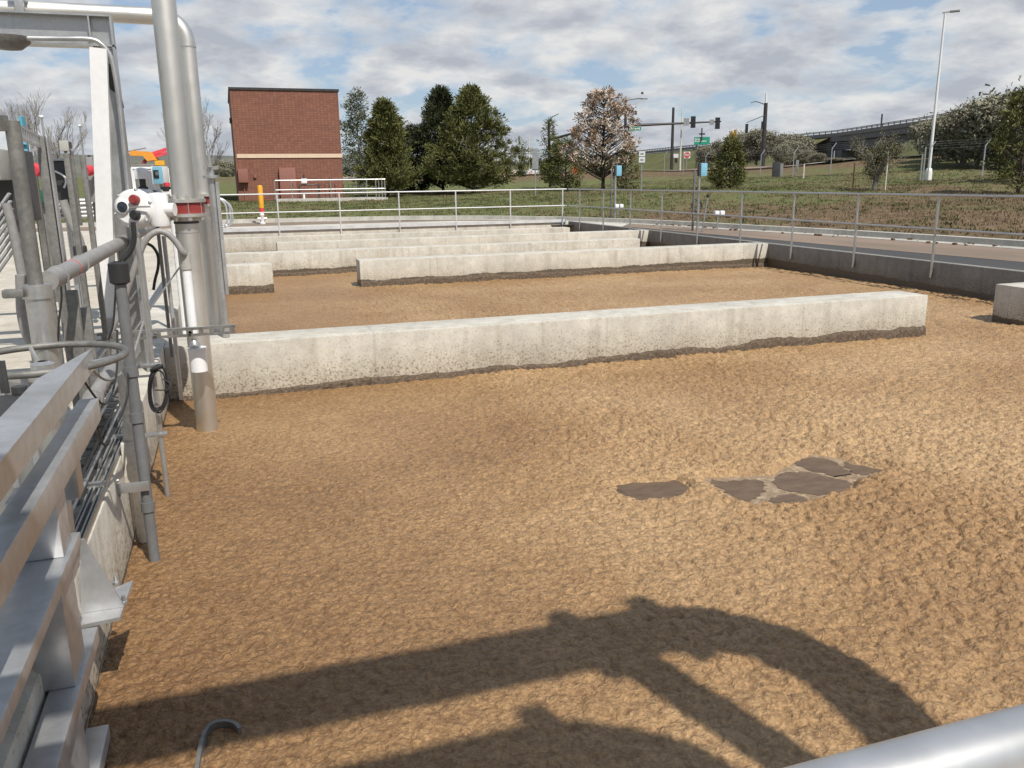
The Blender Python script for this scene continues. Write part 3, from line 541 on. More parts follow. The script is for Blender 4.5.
def platform():
    y = 48.5; a, b = aty(275, 180.5, y), aty(385, 179, y); zf = aty(306, 199, y).z; root = thing('concrete_platform', 'low pale concrete platform with a pipe railing in front of the brick building', 'platform', ((a.x+b.x)/2, y, zf-.3))
    MB().box(a.x, b.x+.1, y-.1, y+2.4, -.2, zf, .02).build('slab', 'kerb_concrete', root)
    zt = a.z
    MB().tube([(a.x, y, zt), (b.x, y, zt), (b.x, y+2.2, zt)], .028, 8).build('top_rail', 'galvanised', root)
    MB().tube([(a.x, y, (zt+zf)/2), (b.x, y, (zt+zf)/2), (b.x, y+2.2, (zt+zf)/2)], .024, 8).build('mid_rail', 'galvanised', root)
    for u in (275, 292, 331, 367, 376, 385):
        p = aty(u, 190, y); MB().tube([(p.x, y, zf), (p.x, y, zt)], .028, 8).build('post', 'galvanised', root)
    for yy in (1.1, 2.2): MB().tube([(b.x, y+yy, zf), (b.x, y+yy, zt)], .028, 8).build('post', 'galvanised', root)
    g = thing('gas_meter', 'small white gas meter with dark pipes behind the platform railing', 'gas meter', (aty(304, 190, 50).x, 50, zf))
    p = aty(304, 181, 50); MB().obox((p.x, 50, p.z), (.34, .25, .26), None, .05).build('meter_body', 'white_plastic', g); MB().cyl((p.x, 50, p.z+.13), (p.x, 50, p.z+.36), .05, 8).build('regulator', 'dark_metal', g)
    for dx in (-.28, .75): MB().tube(smooth_path([(p.x+dx, 50, zf), (p.x+dx, 50, p.z-.25), (p.x+dx*.6, 50, p.z-.22), (p.x, 50, p.z-.22)], 3), .035, 6).build('pipe', 'dark_metal', g)
    q = aty(304, 196, 49.6); MB().cyl((q.x, 49.6, zf), (q.x, 49.6, zf+.3), .06, 8).build('white_stub', 'white_plastic', g)
    d = thing('pipe_rack', 'row of dark low pipe frames on the platform right of the gas meter', 'pipe rack', (aty(320, 190, 50).x, 50, zf))
    for u in (322, 332, 346, 355, 362):
        p = aty(u, 186, 50.2); MB().tube([(p.x-.16, 50.2, zf), (p.x-.16, 50.2, p.z+.1), (p.x+.16, 50.2, p.z+.1), (p.x+.16, 50.2, zf)], .025, 6).build('frame', 'dark_metal', d)
platform()
def bollard():
    p = atz(260.5, 215, -.1); s = p.y/FPX; p = Vector((aty(261, 200, 33.6).x, 33.6, -.1)); zt = aty(261, 185, 33.6).z; zm = aty(261, 208, 33.6).z
    r = thing('bollard', 'yellow bollard with a red lower band beyond the far railing', 'bollard', p); w = .095
    MB().lathe(p, [(w, zm-p.z), (w, zt-p.z-.06), (w*.8, zt-p.z-.015), (0, zt-p.z)], 14).build('yellow_sleeve', 'yellow_paint', r)
    MB().lathe(p, [(w*.95, -.1), (w*.95, zm-p.z)], 14).build('red_base', 'bright_red', r)
    h = thing('hydrant', 'small white and red hydrant standing at the foot of the yellow bollard', 'hydrant', (p.x-.02, p.y-.35, p.z)); c = Vector((p.x-.02, p.y-.35, p.z))
    MB().lathe(c, [(.11, 0), (.11, .06), (.07, .07), (.07, .3), (.09, .33), (.05, .42), (0, .44)], 12).build('barrel', 'white_paint', h)
    MB().cyl(c+Vector((-.17, 0, .2)), c+Vector((.17, 0, .2)), .05, 10).build('outlets', 'sign_white', h)
bollard()
def pipe_loops():
    r = thing('bike_rack', 'three nested bent steel tube hoops left of the yellow bollard', 'pipe hoops', (0, 30, -.1)); y = 29.5
    for k, (u1, v0, v1) in enumerate([(228, 197, 225), (231.5, 197, 226.5), (233.5, 198, 225)]):
        a = aty(216, v0+k, y+k*.35); b = aty(u1, v1, y+k*.35); R_ = .38
        MB().tube([(a.x-.3, y+k*.35, a.z), (b.x-R_, y+k*.35, a.z)]+arc((b.x-R_, y+k*.35, a.z-R_), R_, math.pi/2, 0, 8, (1, 0, 0), (0, 0, 1))+[(b.x, y+k*.35, b.z+.2)]+arc((b.x-.2, y+k*.35, b.z+.2), .2, 0, -math.pi/2, 5, (1, 0, 0), (0, 0, 1))+[(a.x-.3, y+k*.35, b.z)], .03, 8).build('hoop', 'aluminium', r)
pipe_loops()
# ------------------------------------------------------------------ small posts by the right railing
def sample_post(u, ytop, ybox, y, label, lab2):
    a = aty(u, 214, y); p = Vector((a.x, y, g1(a.x, y)-.05)); top = aty(u, ytop, y); r = thing('control_post', label, 'post', p)
    MB().tube([p, (p.x, y, top.z)], .035, 10).build('pole', 'galvanised', r)
    MB().obox((p.x-.13, y+.05, p.z+(top.z-p.z)*.47), (.045, .06, (top.z-p.z)*.93), None, .01).build('side_column', 'steel_grey', r)
    MB().obox((p.x+.1, y-.02, top.z-.13), (.2, .12, .36), None, .015).build('blue_box', 'sky_blue', r)
    MB().obox((p.x-.03, y-.02, top.z-.13), (.06, .1, .34)).build('box_back', 'dark_metal', r)
    q = thing('flood_lamp', lab2, 'lamp', (p.x+.25, y-.1, p.z)); c = aty(u+ (3 if u < 650 else 20), 206 if u < 650 else 213, y-.1)
    MB().tube([(c.x, y-.1, p.z-.1), (c.x, y-.1, c.z)], .02, 6).build('stem', 'galvanised', q)
    for dx in (-.05, .13): MB().obox((c.x+dx, y-.1, c.z), (.14, .12, .13), None, .03).build('lamp_head', 'white_plastic', q)
sample_post(615, 167, 0, 27.8, 'blue-topped control post near the far corner of the basin', 'twin white lamp heads low beside the farther blue-topped post')
sample_post(698, 165, 0, 21.6, 'blue-topped control post rising above the middle of the right railing', 'twin white lamp heads behind the right railing near the nearer blue-topped post')
p = aty(697, 206, 22.05); hose = tag(MB().tube(arc(p, .16, 0, 2*math.pi, 20, (1, 0, 0), (0, .2, 1)), .028, 8).build('hose_coil', 'black_rubber', loc=p), 'black hose coil hung on the right railing by the control post', 'hose')
a, b = aty(708, 196, 21.2), aty(702, 232, 21.0); r = thing('slide_pole', 'thin dark pole with a knob leaning on the right railing', 'pole', b)
MB().tube([b, a], .022, 8).build('shaft', 'steel_grey', r); MB().lathe(a, [(0, -.05), (.05, -.03), (.05, .03), (0, .05)], 10).build('knob', 'black_rubber', r)
for i, (u, v) in enumerate([(728, 216.5), (807, 221)]):
    p = aty(u, v, 19.2 if i == 0 else 15.6); tag(MB().obox(p, (.14, .06, .07), None, .015).build('rail_clamp', 'black_rubber', loc=p), ['small black clamp on the middle rail farther along the right railing', 'small black clamp on the middle rail nearer along the right railing'][i], 'clamp')
# soil clods along the kerb
cl = MB()
for k in range(46):
    u = random.uniform(0, 1); i = random.uniform(3.0, 7.5); j = int(i); f = i-j; q = KN[j]*(1-f)+KN[j+1]*f; s = random.uniform(.015, .05)
    cl.obox((q[0]-random.uniform(.05, .6), q[1], -.092+s*.3), (s*random.uniform(1, 2), s*random.uniform(1, 2.4), s), Matrix.Rotation(random.uniform(0, 3), 3, 'Z') @ Matrix.Rotation(random.uniform(-.3, .3), 3, 'X'))
struct(cl.build('soil_clods', 'wood_brown'), 'stuff')

# ------------------------------------------------------------------ overpass, hills
OV = [(70, 20), (84, 60), (92.9, 81.6), (105.4, 109.1), (117.5, 144.6), (125.1, 211), (130.4, 257.6), (137, 330), (160, 520)]
def ovp(t):                                            # point on the parapet line by its y
    return float(np.interp(t, [p[1] for p in OV], [p[0] for p in OV]))
def offs(y, d): 
    t = Vector((ovp(y+2)-ovp(y-2), 4)).normalized(); return Vector((ovp(y)-t.y*d, y+t.x*d))
def overpass():
    zr = 9.0; Y0, Y1 = 111.0, 142.0; roots = thing('overpass', 'long concrete road bridge with a pale guard rail crossing the embankment at right', 'bridge', (ovp(126), 126, 2))
    def band(name, ys, d0, d1, z0, z1, mat):
        V = []
        for y in ys:
            a, b = offs(y, d0), offs(y, d1); V += [(a.x, a.y, z0), (b.x, b.y, z0), (b.x, b.y, z1), (a.x, a.y, z1)]
        m = MB(); n = len(ys); fs = [(i*4+j, i*4+(j+1) % 4, i*4+4+(j+1) % 4, i*4+4+j) for i in range(n-1) for j in range(4)]+[(0, 1, 2, 3), tuple(4*(n-1)+k for k in (3, 2, 1, 0))]
        m.add(V, fs); return m.build(name, mat, roots)
    span = np.linspace(Y0-6, Y1+6, 8); allY = np.linspace(30, 500, 70)
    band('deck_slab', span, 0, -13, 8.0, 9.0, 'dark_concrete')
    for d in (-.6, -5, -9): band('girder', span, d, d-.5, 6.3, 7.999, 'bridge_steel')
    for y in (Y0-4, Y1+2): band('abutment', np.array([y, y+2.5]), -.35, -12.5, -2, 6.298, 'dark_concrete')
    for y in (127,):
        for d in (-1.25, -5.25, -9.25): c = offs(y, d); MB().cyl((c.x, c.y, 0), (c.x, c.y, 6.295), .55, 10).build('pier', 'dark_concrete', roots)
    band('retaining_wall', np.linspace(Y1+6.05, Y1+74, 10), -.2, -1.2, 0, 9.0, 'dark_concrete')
    band('parapet', allY, .18, -.22, 9.003, 9.70, 'mid_concrete')
    for zz in (9.92, 10.12): band('guard_rail', allY, .04, -.08, zz, zz+.13, 'galvanised_dull')
    m = MB()
    for y in np.arange(31, 330, 2.2): c = offs(y, 0); m.obox((c.x, c.y, 9.96), (.13, .13, .52))
    struct(m.build('rail_posts', 'galvanised_dull', roots), 'stuff')
    c = offs(128.5, -1); MB().tube([(c.x, c.y, 9), (c.x, c.y, 12.0)], .14, 8).build('sign_stub', 'bronze_pole', roots)
overpass()
def embankment(ys, name):
    ds = [-14, -7, -.25, .6, 4, 8, 12, 16, 20, 25]; V = []; n = len(ds)
    for y in ys:
        for d in ds:
            c = offs(y, d); z = 8.95 if d <= 0 else 8.95-d*.43; g = g1(c.x, c.y)-.3; z = max(z, g-.2)+(fbm(np.array([c.x*.2]), np.array([c.y*.2]), 3, 8)[0]-.5)*.7*(d > .7); V.append((c.x, c.y, z))
    k = len(ys); I = np.arange(k*n).reshape(k, n); F = np.stack([I[:-1, :-1].ravel(), I[:-1, 1:].ravel(), I[1:, 1:].ravel(), I[1:, :-1].ravel()], 1)
    o = np_obj(name, V, F, 'bank_grass', smooth=True); bmf(o.data); struct(o)
embankment(np.linspace(24, 99, 34), 'embankment'); embankment(np.r_[np.linspace(148, 330, 50), np.linspace(340, 500, 12)], 'embankment')
def hills():
    a = np.linspace(-1.2, 1.25, 220); V = []
    for t in a:
        h = 13+12*fbm(np.array([t*3+4]), np.array([1.0]), 4, 3)[0]+1.8*fbm(np.array([t*70]), np.array([3.0]), 3, 6)[0]; h = h*(1.15 if t < .2 else .8)
        for r, z in ((430, 3), (560, h*.6), (760, h), (900, 0)): V.append((math.sin(t)*r, math.cos(t)*r, z))
    I = np.arange(len(a)*4).reshape(-1, 4); F = np.stack([I[:-1, :-1].ravel(), I[:-1, 1:].ravel(), I[1:, 1:].ravel(), I[1:, :-1].ravel()], 1)
    struct(np_obj('hills', V, F, 'far_hills', smooth=True))
hills()
def drape(name, pts, w, mat, dz=.05):
    p = resample(pts, 60); t = np.gradient(p, axis=0); t /= np.hypot(t[:, 0], t[:, 1])[:, None]; nn = np.stack([t[:, 1], -t[:, 0]], 1)*w/2; V = []
    for q in (p-nn, p, p+nn): V.append(np.c_[q, gz(q[:, 0], q[:, 1])+dz])
    V = np.concatenate(V); n = len(p); i = np.arange(n-1); F = np.concatenate([np.stack([i+k*n, i+1+k*n, n+i+1+k*n, n+i+k*n], 1) for k in (0, 1)]); struct(np_obj(name, V, F, mat, smooth=True))
drape('frontage_road', [(10, 104), (30, 100), (50, 92), (64, 80), (76, 64), (88, 40)], 9, 'worn_asphalt', .12)
drape('frontage_kerb', [(10, 98.4), (29, 94.5), (47.5, 87), (60, 76), (72, 61), (84, 38)], .9, 'kerb_concrete', .22)
# ------------------------------------------------------------------ street furniture beyond the bank
def z_at_v(p, v):
    lo, hi = -20.0, ZC+math.hypot(p.x, p.y)*1.5
    for _ in range(50):
        m = (lo+hi)/2
        if pv(p.x, p.y, m)[1] > v: lo = m
        else: hi = m
    return (lo+hi)/2
def at_d(u, v, d): q = ray(u, v); k = d/math.hypot(q.x, q.y); return CPOS+q*k
def foot(u, vtop, vbase, d):                          # ground point under a mast whose base shows at (u, vbase)
    return ground_at(u, vbase, d)
def facing(p): d = Vector((p.x, p.y, 0)).normalized(); return Matrix(((d.y, d.x, 0), (-d.x, d.y, 0), (0, 0, 1)))   # local x to the right, local y away
def tall_lamp():
    p = foot(929, 12, 170, 57.4); zt = z_at_v(p, 13); r = thing('street_lamp', 'very tall pale lamp pole standing on the green slope at right', 'street lamp', p)
    MB().tube([p+Vector((0, 0, -.3)), p+Vector((0, 0, .3)), (p.x, p.y, zt)], [.10, .095, .055], 10).build('pole', 'white_paint', r)
    MB().lathe(p+Vector((0, 0, -.3)), [(.2, 0), (.2, .75), (.17, .95), (.13, 1.0)], 10).build('base_cover', 'sign_white', r)
    m = facing(p); h = p+Vector((0, 0, zt-p.z)); MB().bar(h+m @ Vector((-.15, 0, .02)), h+m @ Vector((.35, 0, .05)), .07, .06).build('arm', 'galvanised', r)
    MB().obox(h+m @ Vector((.5, 0, .05)), (.5, .25, .1), m, .02).build('lamp_head', 'grey_cabinet', r)
tall_lamp()
def signal_head(root, c, m, kind='signal_black', back=True, s=1.0):
    h = MB().obox(c, (.34*s, .28*s, 1.05*s), m, .04*s).build('signal_head', kind, root)
    if back: MB().obox(c+m @ Vector((0, -.17*s, 0)), (.54*s, .03, 1.25*s), m).build('backplate', 'signal_black', h)
    v = MB()
    for k in (-1, 0, 1): v.lathe(c+m @ Vector((0, .14*s, .36*s*k)), [(.15*s, 0), (.14*s, .2*s)], 10, m @ Vector((0, 1, 0)))
    v.build('visors', 'signal_black', h)
def mast1():
    p = foot(624.5, 98, 172, 96); r = thing('traffic_signal', 'dark signal mast behind the brown tree, its arm carrying two black signals', 'traffic light', p); m = facing(p)
    zt = z_at_v(p, 99); za = z_at_v(p, 125.8); MB().tube([p, (p.x, p.y, zt)], [.2, .13], 10).build('pole', 'bronze_pole', r)
    e = aty(721, 121.5, p.y); MB().tube([(p.x, p.y, za), e], [.16, .08], 8).build('mast_arm', 'bronze_pole', r)
    a = aty(646, 98.5, p.y); la = MB().tube(smooth_path([(p.x, p.y, zt-.15), ((p.x+a.x)/2, p.y, a.z-.05), a], 4), [.06]*9, 6).build('lamp_arm', 'bronze_pole', r)
    MB().obox(a+Vector((-.2, 0, -.03)), (.75, .3, .12), m, .03).build('lamp_head', 'grey_cabinet', la)
    k = aty(642.3, 93, p.y); MB().tube([k, aty(642.3, 98.3, p.y)], .03, 6).build('sensor_stem', 'sign_white', la); MB().obox(k, (.2, .2, .2)).build('sensor', 'bronze_pole', la)
    for u, v in ((693, 122.2), (717.4, 123.3)): signal_head(r, aty(u, v, p.y-.1), m)
    for u, v, w, h in ((686.3, 122, .62, .8), (711.8, 122.3, .5, .6)): MB().obox(aty(u, v, p.y-.2), (w, .03, h), m).build('sign_panel', 'sign_back', r)
    c = aty(634.5, 128.8, p.y-.15); sg = MB().obox(c, (1.5, .04, .48), m).build('street_sign', 'green_sign', r)
    b = MB().obox(c+m @ Vector((0, -.03, 0)), (1.5, .02, .48), m)
    lt = MB()
    for i in range(6): lt.obox(c+m @ Vector((-.5+.2*i, -.045, .01)), (.14, .015, (.2, .12, .2, .12, .12, .2)[i]), m)
    lt.build('lettering', 'sign_white', sg); bd = MB()
    for dx, dz, w, h in ((0, .235, 1.5, .035), (0, -.235, 1.5, .035), (-.74, 0, .035, .48), (.74, 0, .035, .48)): bd.obox(c+m @ Vector((dx, -.03, dz)), (w, .03, h), m)
    bd.build('border', 'sign_white', sg)
mast1()
def mast2():
    p = foot(549, 120, 168, 128); r = thing('traffic_signal', 'dark signal mast rising beside the small pines, its arm sloping up to the right', 'traffic light', p); m = facing(p)
    zt = z_at_v(p, 119.5); MB().tube([p, (p.x, p.y, zt)], [.26, .17], 10).build('pole', 'bronze_pole', r)
    a = aty(558.5, 113.8, p.y); MB().tube([(p.x, p.y, zt-.1), aty(553, 116.5, p.y), a], .07, 6).build('lamp_arm', 'bronze_pole', r)
    e = aty(606, 124, p.y-18); MB().tube([(p.x, p.y, z_at_v(p, 140)), e], [.2, .1], 8).build('mast_arm', 'bronze_pole', r)
    signal_head(r, aty(573.5, 132.5, p.y-7), m)
mast2()
def mast3():
    p = foot(762.3, 95, 167, 107); r = thing('traffic_signal', 'dark signal mast with a white top tube standing before the brush at right', 'traffic light', p); m = facing(p)
    zt = z_at_v(p, 103); MB().tube([p, (p.x, p.y, zt)], [.28, .22], 10).build('pole', 'bronze_pole', r)
    MB().tube([(p.x, p.y, zt), (p.x, p.y, z_at_v(p, 93.5))], .11, 8).build('top_tube', 'sign_white', r)
    a = aty(751, 102.8, p.y); MB().tube(smooth_path([(p.x, p.y, zt-.2), aty(756, 101.6, p.y), a], 4), .05, 6).build('lamp_arm', 'bronze_pole', r)
    e = aty(747, 122.5, p.y-16); MB().tube([(p.x, p.y, z_at_v(p, 115)), e], [.05, .03], 8).build('mast_arm', 'bronze_pole', r)
    signal_head(r, e+Vector((0, 0, -.55)), m, s=.8, back=False)
    MB().obox((p.x-.3, p.y, z_at_v(p, 125)), (.3, .3, .8), m).build('side_signal', 'signal_black', r)
    q = foot(733.5, 131, 168, 103); s = thing('traffic_signal', 'pair of yellow-backed signals on a low post left of the tall dark mast', 'traffic light', q)
    MB().tube([q, (q.x, q.y, z_at_v(q, 139))], .07, 8).build('post', 'bronze_pole', s)
    for u, v in ((731.5, 135.5), (735, 134)): signal_head(s, at_d(u, v, 103), facing(q), 'signal_yellow', False, .9)
mast3()
p = foot(671.3, 108, 173, 115); tag(MB().tube([p, (p.x, p.y, z_at_v(p, 107.5))], [.22, .16], 9).build('utility_pole', 'bronze_pole', loc=p), 'plain dark pole crossing the signal arm, without any lamp', 'pole')
p = foot(679.8, 108, 173, 100); r = thing('flag_pole', 'thin pale pole just right of the plain dark pole', 'pole', p)
MB().tube([p, (p.x, p.y, z_at_v(p, 140)), (p.x, p.y, z_at_v(p, 107))], [.13, .08, .035], 8).build('shaft', 'pale_plastic', r)
def highway_sign():
    a, b = at_d(694.3, 137.2, 150), at_d(709.6, 144.4, 150); c = (a+b)/2; m = facing(c); r = thing('highway_sign', 'green highway sign standing on the embankment', 'road sign', (c.x, c.y, g1(c.x, c.y)))
    w, h = (b-a).xy.length, a.z-b.z; MB().obox(c, (w, .06, h), m).build('panel', 'green_sign', r)
    t = MB()
    for row, n in ((.22, 5), (-.05, 9)):
        for i in range(n): t.obox(c+m @ Vector((-w*.42+i*w*.085, -.045, h*row)), (w*.055, .02, h*(.16 if i % 3 else .2)), m)
    t.build('lettering', 'sign_white', r)
    for dx in (-.3, .3): q = c+m @ Vector((w*dx, .08, 0)); MB().box(q.x-.08, q.x+.08, q.y, q.y+.12, g1(q.x, q.y)-.5, a.z).build('leg', 'bronze_pole', r)
    q = at_d(702, 128, 149.8); MB().tube([q, (q.x, q.y, c.z)], .11, 6).build('top_post', 'bronze_pole', r); MB().bar(at_d(699, 134, 149.8), at_d(705, 134, 149.8), .1, .25).build('sign_light', 'bronze_pole', r)
highway_sign()
def small_sign(u, v0, v1, w, d, label, mat, vb=None, post='galvanised', extra=None):
    c = at_d(u, (v0+v1)/2, d); m = facing(c); r = thing('road_sign', label, 'road sign', (c.x, c.y, g1(c.x, c.y))); h = (v1-v0)*d/FPX
    MB().obox(c, (w, .03, h), m).build('panel', mat, r); q = c+m @ Vector((0, .06, 0))
    MB().tube([(q.x, q.y, g1(q.x, q.y)-.2), (q.x, q.y, c.z+h*.45)], .035, 8).build('post', post, r)
    if extra == 'no_entry':
        MB().cyl(c+m @ Vector((0, -.018, 0)), c+m @ Vector((0, -.03, 0)), w*.45, 20).build('red_disc', 'sign_red', r); MB().obox(c+m @ Vector((0, -.036, 0)), (w*.62, .01, h*.13), m).build('white_bar', 'sign_white', r)
    if extra == 'two':
        MB().obox(c+m @ Vector((0, -.02, h*.27)), (w*.9, .01, h*.4), m).build('upper_plate', 'sign_white', r); MB().obox(c+m @ Vector((0, -.02, -.24*h)), (w*.9, .01, h*.44), m).build('lower_plate', 'sign_white', r)
        for k in (.27, -.24): MB().obox(c+m @ Vector((0, -.028, h*k)), (w*.5, .006, h*.16), m).build('symbol', 'sign_back', r)
    return r
small_sign(687, 152, 158, .72, 100, 'white square sign with a red disc on the embankment slope', 'sign_white', extra='no_entry')
small_sign(676, 154, 157.5, .55, 101, 'small white sign just right of the plain dark pole', 'sign_white')
small_sign(676, 158.5, 162.5, .3, 97, 'narrow black and white sign low beside the thin pale pole', 'signal_black')
small_sign(642, 151.5, 162.5, .34, 46, 'grey sign with two stacked plates right of the brown tree', 'sign_back', extra='two')
small_sign(535.3, 155, 168.5, .33, 46, 'back of a narrow grey sign between the big pine and the small pines', 'sign_back')
p = foot(776, 157, 171.5, 74); m = facing(p); r = thing('signal_cabinet', 'dark roadside cabinet left of the brush on a pale pad', 'cabinet', p)
MB().obox(p+Vector((0, 0, .62)), (.62, .5, 1.3), m, .02).build('body', 'dark_metal', r); MB().obox(p+m @ Vector((.42, .1, .55)), (.24, .4, 1.1), m, .02).build('side_box', 'grey_cabinet', r); MB().obox(p+m @ Vector((.35, 0, -.02)), (1.6, 1, .1), m).build('pad', 'kerb_concrete', r)
p = foot(797, 153, 168, 80); r = thing('meter_box', 'slim grey box on a post between two fence posts', 'cabinet', p); MB().obox(p+Vector((0, 0, .9)), (.25, .25, .9), facing(p), .02).build('box', 'grey_cabinet', r); MB().tube([p, p+Vector((0, 0, .6))], .06, 6).build('post', 'galvanised', r)
p = foot(803.5, 163, 175, 63); tag(MB().tube([p, (p.x, p.y, z_at_v(p, 164))], .05, 6).build('marker_post', 'pale_plastic', loc=p), 'short pale marker post between fence posts', 'post')
for u, v0, lab in ((921, 154, 'short pale post left of the tall pale lamp pole'), (923.5, 147, 'slim grey post with a cap just left of the tall pale lamp pole')):
    p = foot(u, v0, 171, 55); tag(MB().tube([p, (p.x, p.y, z_at_v(p, v0))], .045, 6).build('marker_post', 'galvanised', loc=p), lab, 'post')
# chain-link fence with outward barbed arms
def fence():
    def fx(y): return 39.3+(y-36.5)*.103
    ys = []
    for u in (1078, 1030, 982, 927.5, 873, 830, 792.5, 760, 732, 705, 683, 664):
        lo, hi = 20.0, 200.0
        for _ in range(50):
            mm = (lo+hi)/2
            if pv(fx(mm), mm, 1.2)[0] > u: lo = mm
            else: hi = mm
        ys.append(lo)
    r = thing('chain_link_fence', 'chain-link fence of slim posts with angled tops along the green slope', 'fence', (fx(ys[2]), ys[2], g1(fx(ys[2]), ys[2])))
    tops = []
    for y in ys:
        x = fx(y); g = g1(x, y); MB().tube([(x, y, g-.2), (x, y, g+1.85), (x+.30, y-.05, g+2.25)], [.035, .035, .028], 8).build('post', 'galvanised', r); tops.append(Vector((x, y, g)))
    for dz, dx in ((1.83, 0), (1.98, .1), (2.1, .2), (2.23, .29), (.08, 0)): MB().tube([t+Vector((dx, 0, dz)) for t in tops], .004, 4).build('wire', 'galvanised', r)
    b = MB()
    for i in range(len(tops)-1):
        A, B = tops[i], tops[i+1]; n = int((B-A).length/.3)
        for k in range(n):
            for sgn in (1, -1):
                P = A.lerp(B, k/n); Q = A.lerp(B, min(1, max(0, k/n+sgn*1.75/(B-A).length))); w = .0022
                P = P+Vector((0, 0, .08)); Q = Q+Vector((0, 0, 1.83)); b.add([P+Vector((0, -w, 0)), P+Vector((0, w, 0)), Q+Vector((0, w, 0)), Q+Vector((0, -w, 0)), P+Vector((w, 0, 0)), Q+Vector((w, 0, 0))], [(0, 1, 2, 3), (0, 4, 5, 3)])
    struct(b.build('mesh_fabric', 'galvanised_dull', r), 'stuff')
fence()
# vehicle, cones and gantry far off
def car(u, v, d, label, body):
    p = ground_at(u, v, d); p.z = at_d(u, v, d).z; m = facing(p) @ Matrix.Rotation(R(8), 3, 'Z'); r = thing('parked_car', label, 'car', p)
    def L(x, y, z): return p+m @ Vector((x, y, z))
    side = [(-2.1, .35), (-2.12, .75), (-1.95, .92), (-1.2, 1.0), (-.55, 1.42), (.75, 1.46), (1.55, 1.05), (2.1, .95), (2.15, .4)]
    MB().prism([L(x, -.85, z) for x, z in side], m @ Vector((0, 1.7, 0))).build('body', body, r)
    for a in ([(-1.05, 1.0), (-.5, 1.36), (.05, 1.38), (.05, 1.0)], [(.13, 1.0), (.13, 1.38), (.7, 1.38), (1.3, 1.03)]):
        MB().prism([L(x, -.858, z) for x, z in a], m @ Vector((0, -.012, 0))).build('window', 'car_glass', r)
    for x in (-1.3, 1.35):
        for y in (-.86, .66): w = MB().cyl(L(x, y, .33), L(x, y+.2, .33), .33, 14).build('wheel', 'black_rubber', r); MB().cyl(L(x, y-.01, .33), L(x, y, .33), .2, 10).build('rim', 'galvanised', w)
    for x, mt in ((-2.1, 'lamp_lens'), (2.11, 'sign_red')): MB().obox(L(x, -.6, .75), (.08, .3, .16), m).build('headlight' if x < 0 else 'tail_light', mt, r)
car(538.5, 177.5, 118, 'white car far off between the big pine and the small pines', 'car_white')
for u, v, d, lab in ((505.5, 180, 95, 'orange traffic cone right behind the edge of the big pine'), (530.5, 179, 100, 'orange traffic cone in front of the white car')):
    p = at_d(u, v, d); r = thing('traffic_cone', lab, 'traffic cone', p); MB().lathe(p, [(.2, .04), (.05, .85), (0, .87)], 10).build('cone', 'orange_plastic', r); MB().obox(p+Vector((0, 0, .02)), (.5, .5, .05)).build('base', 'black_rubber', r)
    MB().lathe(p, [(.145, .35), (.115, .5)], 10).build('band', 'sign_white', r)
small_sign(575.5, 167.5, 174.5, .8, 98, 'orange work-zone sign seen through the small pines', 'orange_plastic')
p = at_d(515.5, 179, 105); m = facing(p); r = thing('barrier_panel', 'pale upright panel beside the white car', 'barrier', p); MB().obox(p+Vector((0, 0, .55)), (.85, .3, 1.1), m, .03).build('panel', 'pale_plastic', r); MB().obox(p+m @ Vector((.85, .3, .45)), (.7, .5, .9), m, .1).build('dark_drum', 'dark_metal', r)
def gantry():
    d = 210; a, b = at_d(505, 150, d), at_d(556, 150, d); m = facing((a+b)/2); p = (a+b)/2; gl = at_d(530, 172, d).z; r = thing('sign_gantry', 'far overhead sign gantry right of the big pine', 'gantry', (p.x, p.y, gl))
    for q in (a, b, at_d(511, 150, d)): MB().tube([(q.x, q.y, gl-1), (q.x, q.y, q.z)], .25, 6).build('column', 'galvanised_dull', r)
    for dz in (0, -.9): MB().bar(a+Vector((0, 0, dz)), b+Vector((0, 0, dz)), .2, .2).build('beam', 'galvanised_dull', r)
    for u0, u1, v0, v1 in ((510.8, 512.8, 147, 160), (513.5, 516, 146, 160), (517, 525, 148, 154), (528, 538, 148.5, 153)):
        A, B = at_d(u0, v0, d-1), at_d(u1, v1, d-1); c = (A+B)/2; MB().obox(c, ((A-B).xy.length, .1, A.z-B.z), m).build('sign_panel', 'sign_back', r)
gantry()
p = at_d(529.3, 174, 130); tag(MB().tube([p, (p.x, p.y, z_at_v(p, 134))], [.12, .05], 6).build('lamp_pole', 'pale_plastic', loc=p), 'thin pale pole rising behind the white car', 'pole')
# ------------------------------------------------------------------ vegetation
def quads(c, d, s, l, w):                              # leaf faces: centre, long axis, side axis
    n = len(c); V = np.empty((n, 4, 3)); V[:, 0] = c-s*w[:, None]*.35; V[:, 1] = c+s*w[:, None]*.35; V[:, 2] = c+d*l[:, None]+s*w[:, None]*.5; V[:, 3] = c+d*l[:, None]-s*w[:, None]*.5
    return V.reshape(-1, 3), np.arange(4*n).reshape(n, 4)
def unit(a): return a/(np.linalg.norm(a, axis=1)[:, None]+1e-9)
def segs(P, Q, r0, r1, k=4):
    P, Q = np.array(P), np.array(Q); t = unit(Q-P); ref = np.where(np.abs(t[:, 2:3]) < .9, np.array([[0, 0, 1.]]), np.array([[1., 0, 0]])); a = unit(np.cross(t, ref)); b = np.cross(t, a); V = []
    for X, r in ((P, np.array(r0)), (Q, np.array(r1))):
        for j in range(k): w = 2*math.pi*j/k; V.append(X+(a*math.cos(w)+b*math.sin(w))*r[:, None])
    n = len(P); V = np.stack(V, 1).reshape(-1, 3); i = np.arange(n)[:, None]*2*k; j = np.arange(k)[None]; j2 = (j+1) % k
    return V, np.stack([i+j, i+j2, i+k+j2, i+k+j], -1).reshape(-1, 4)
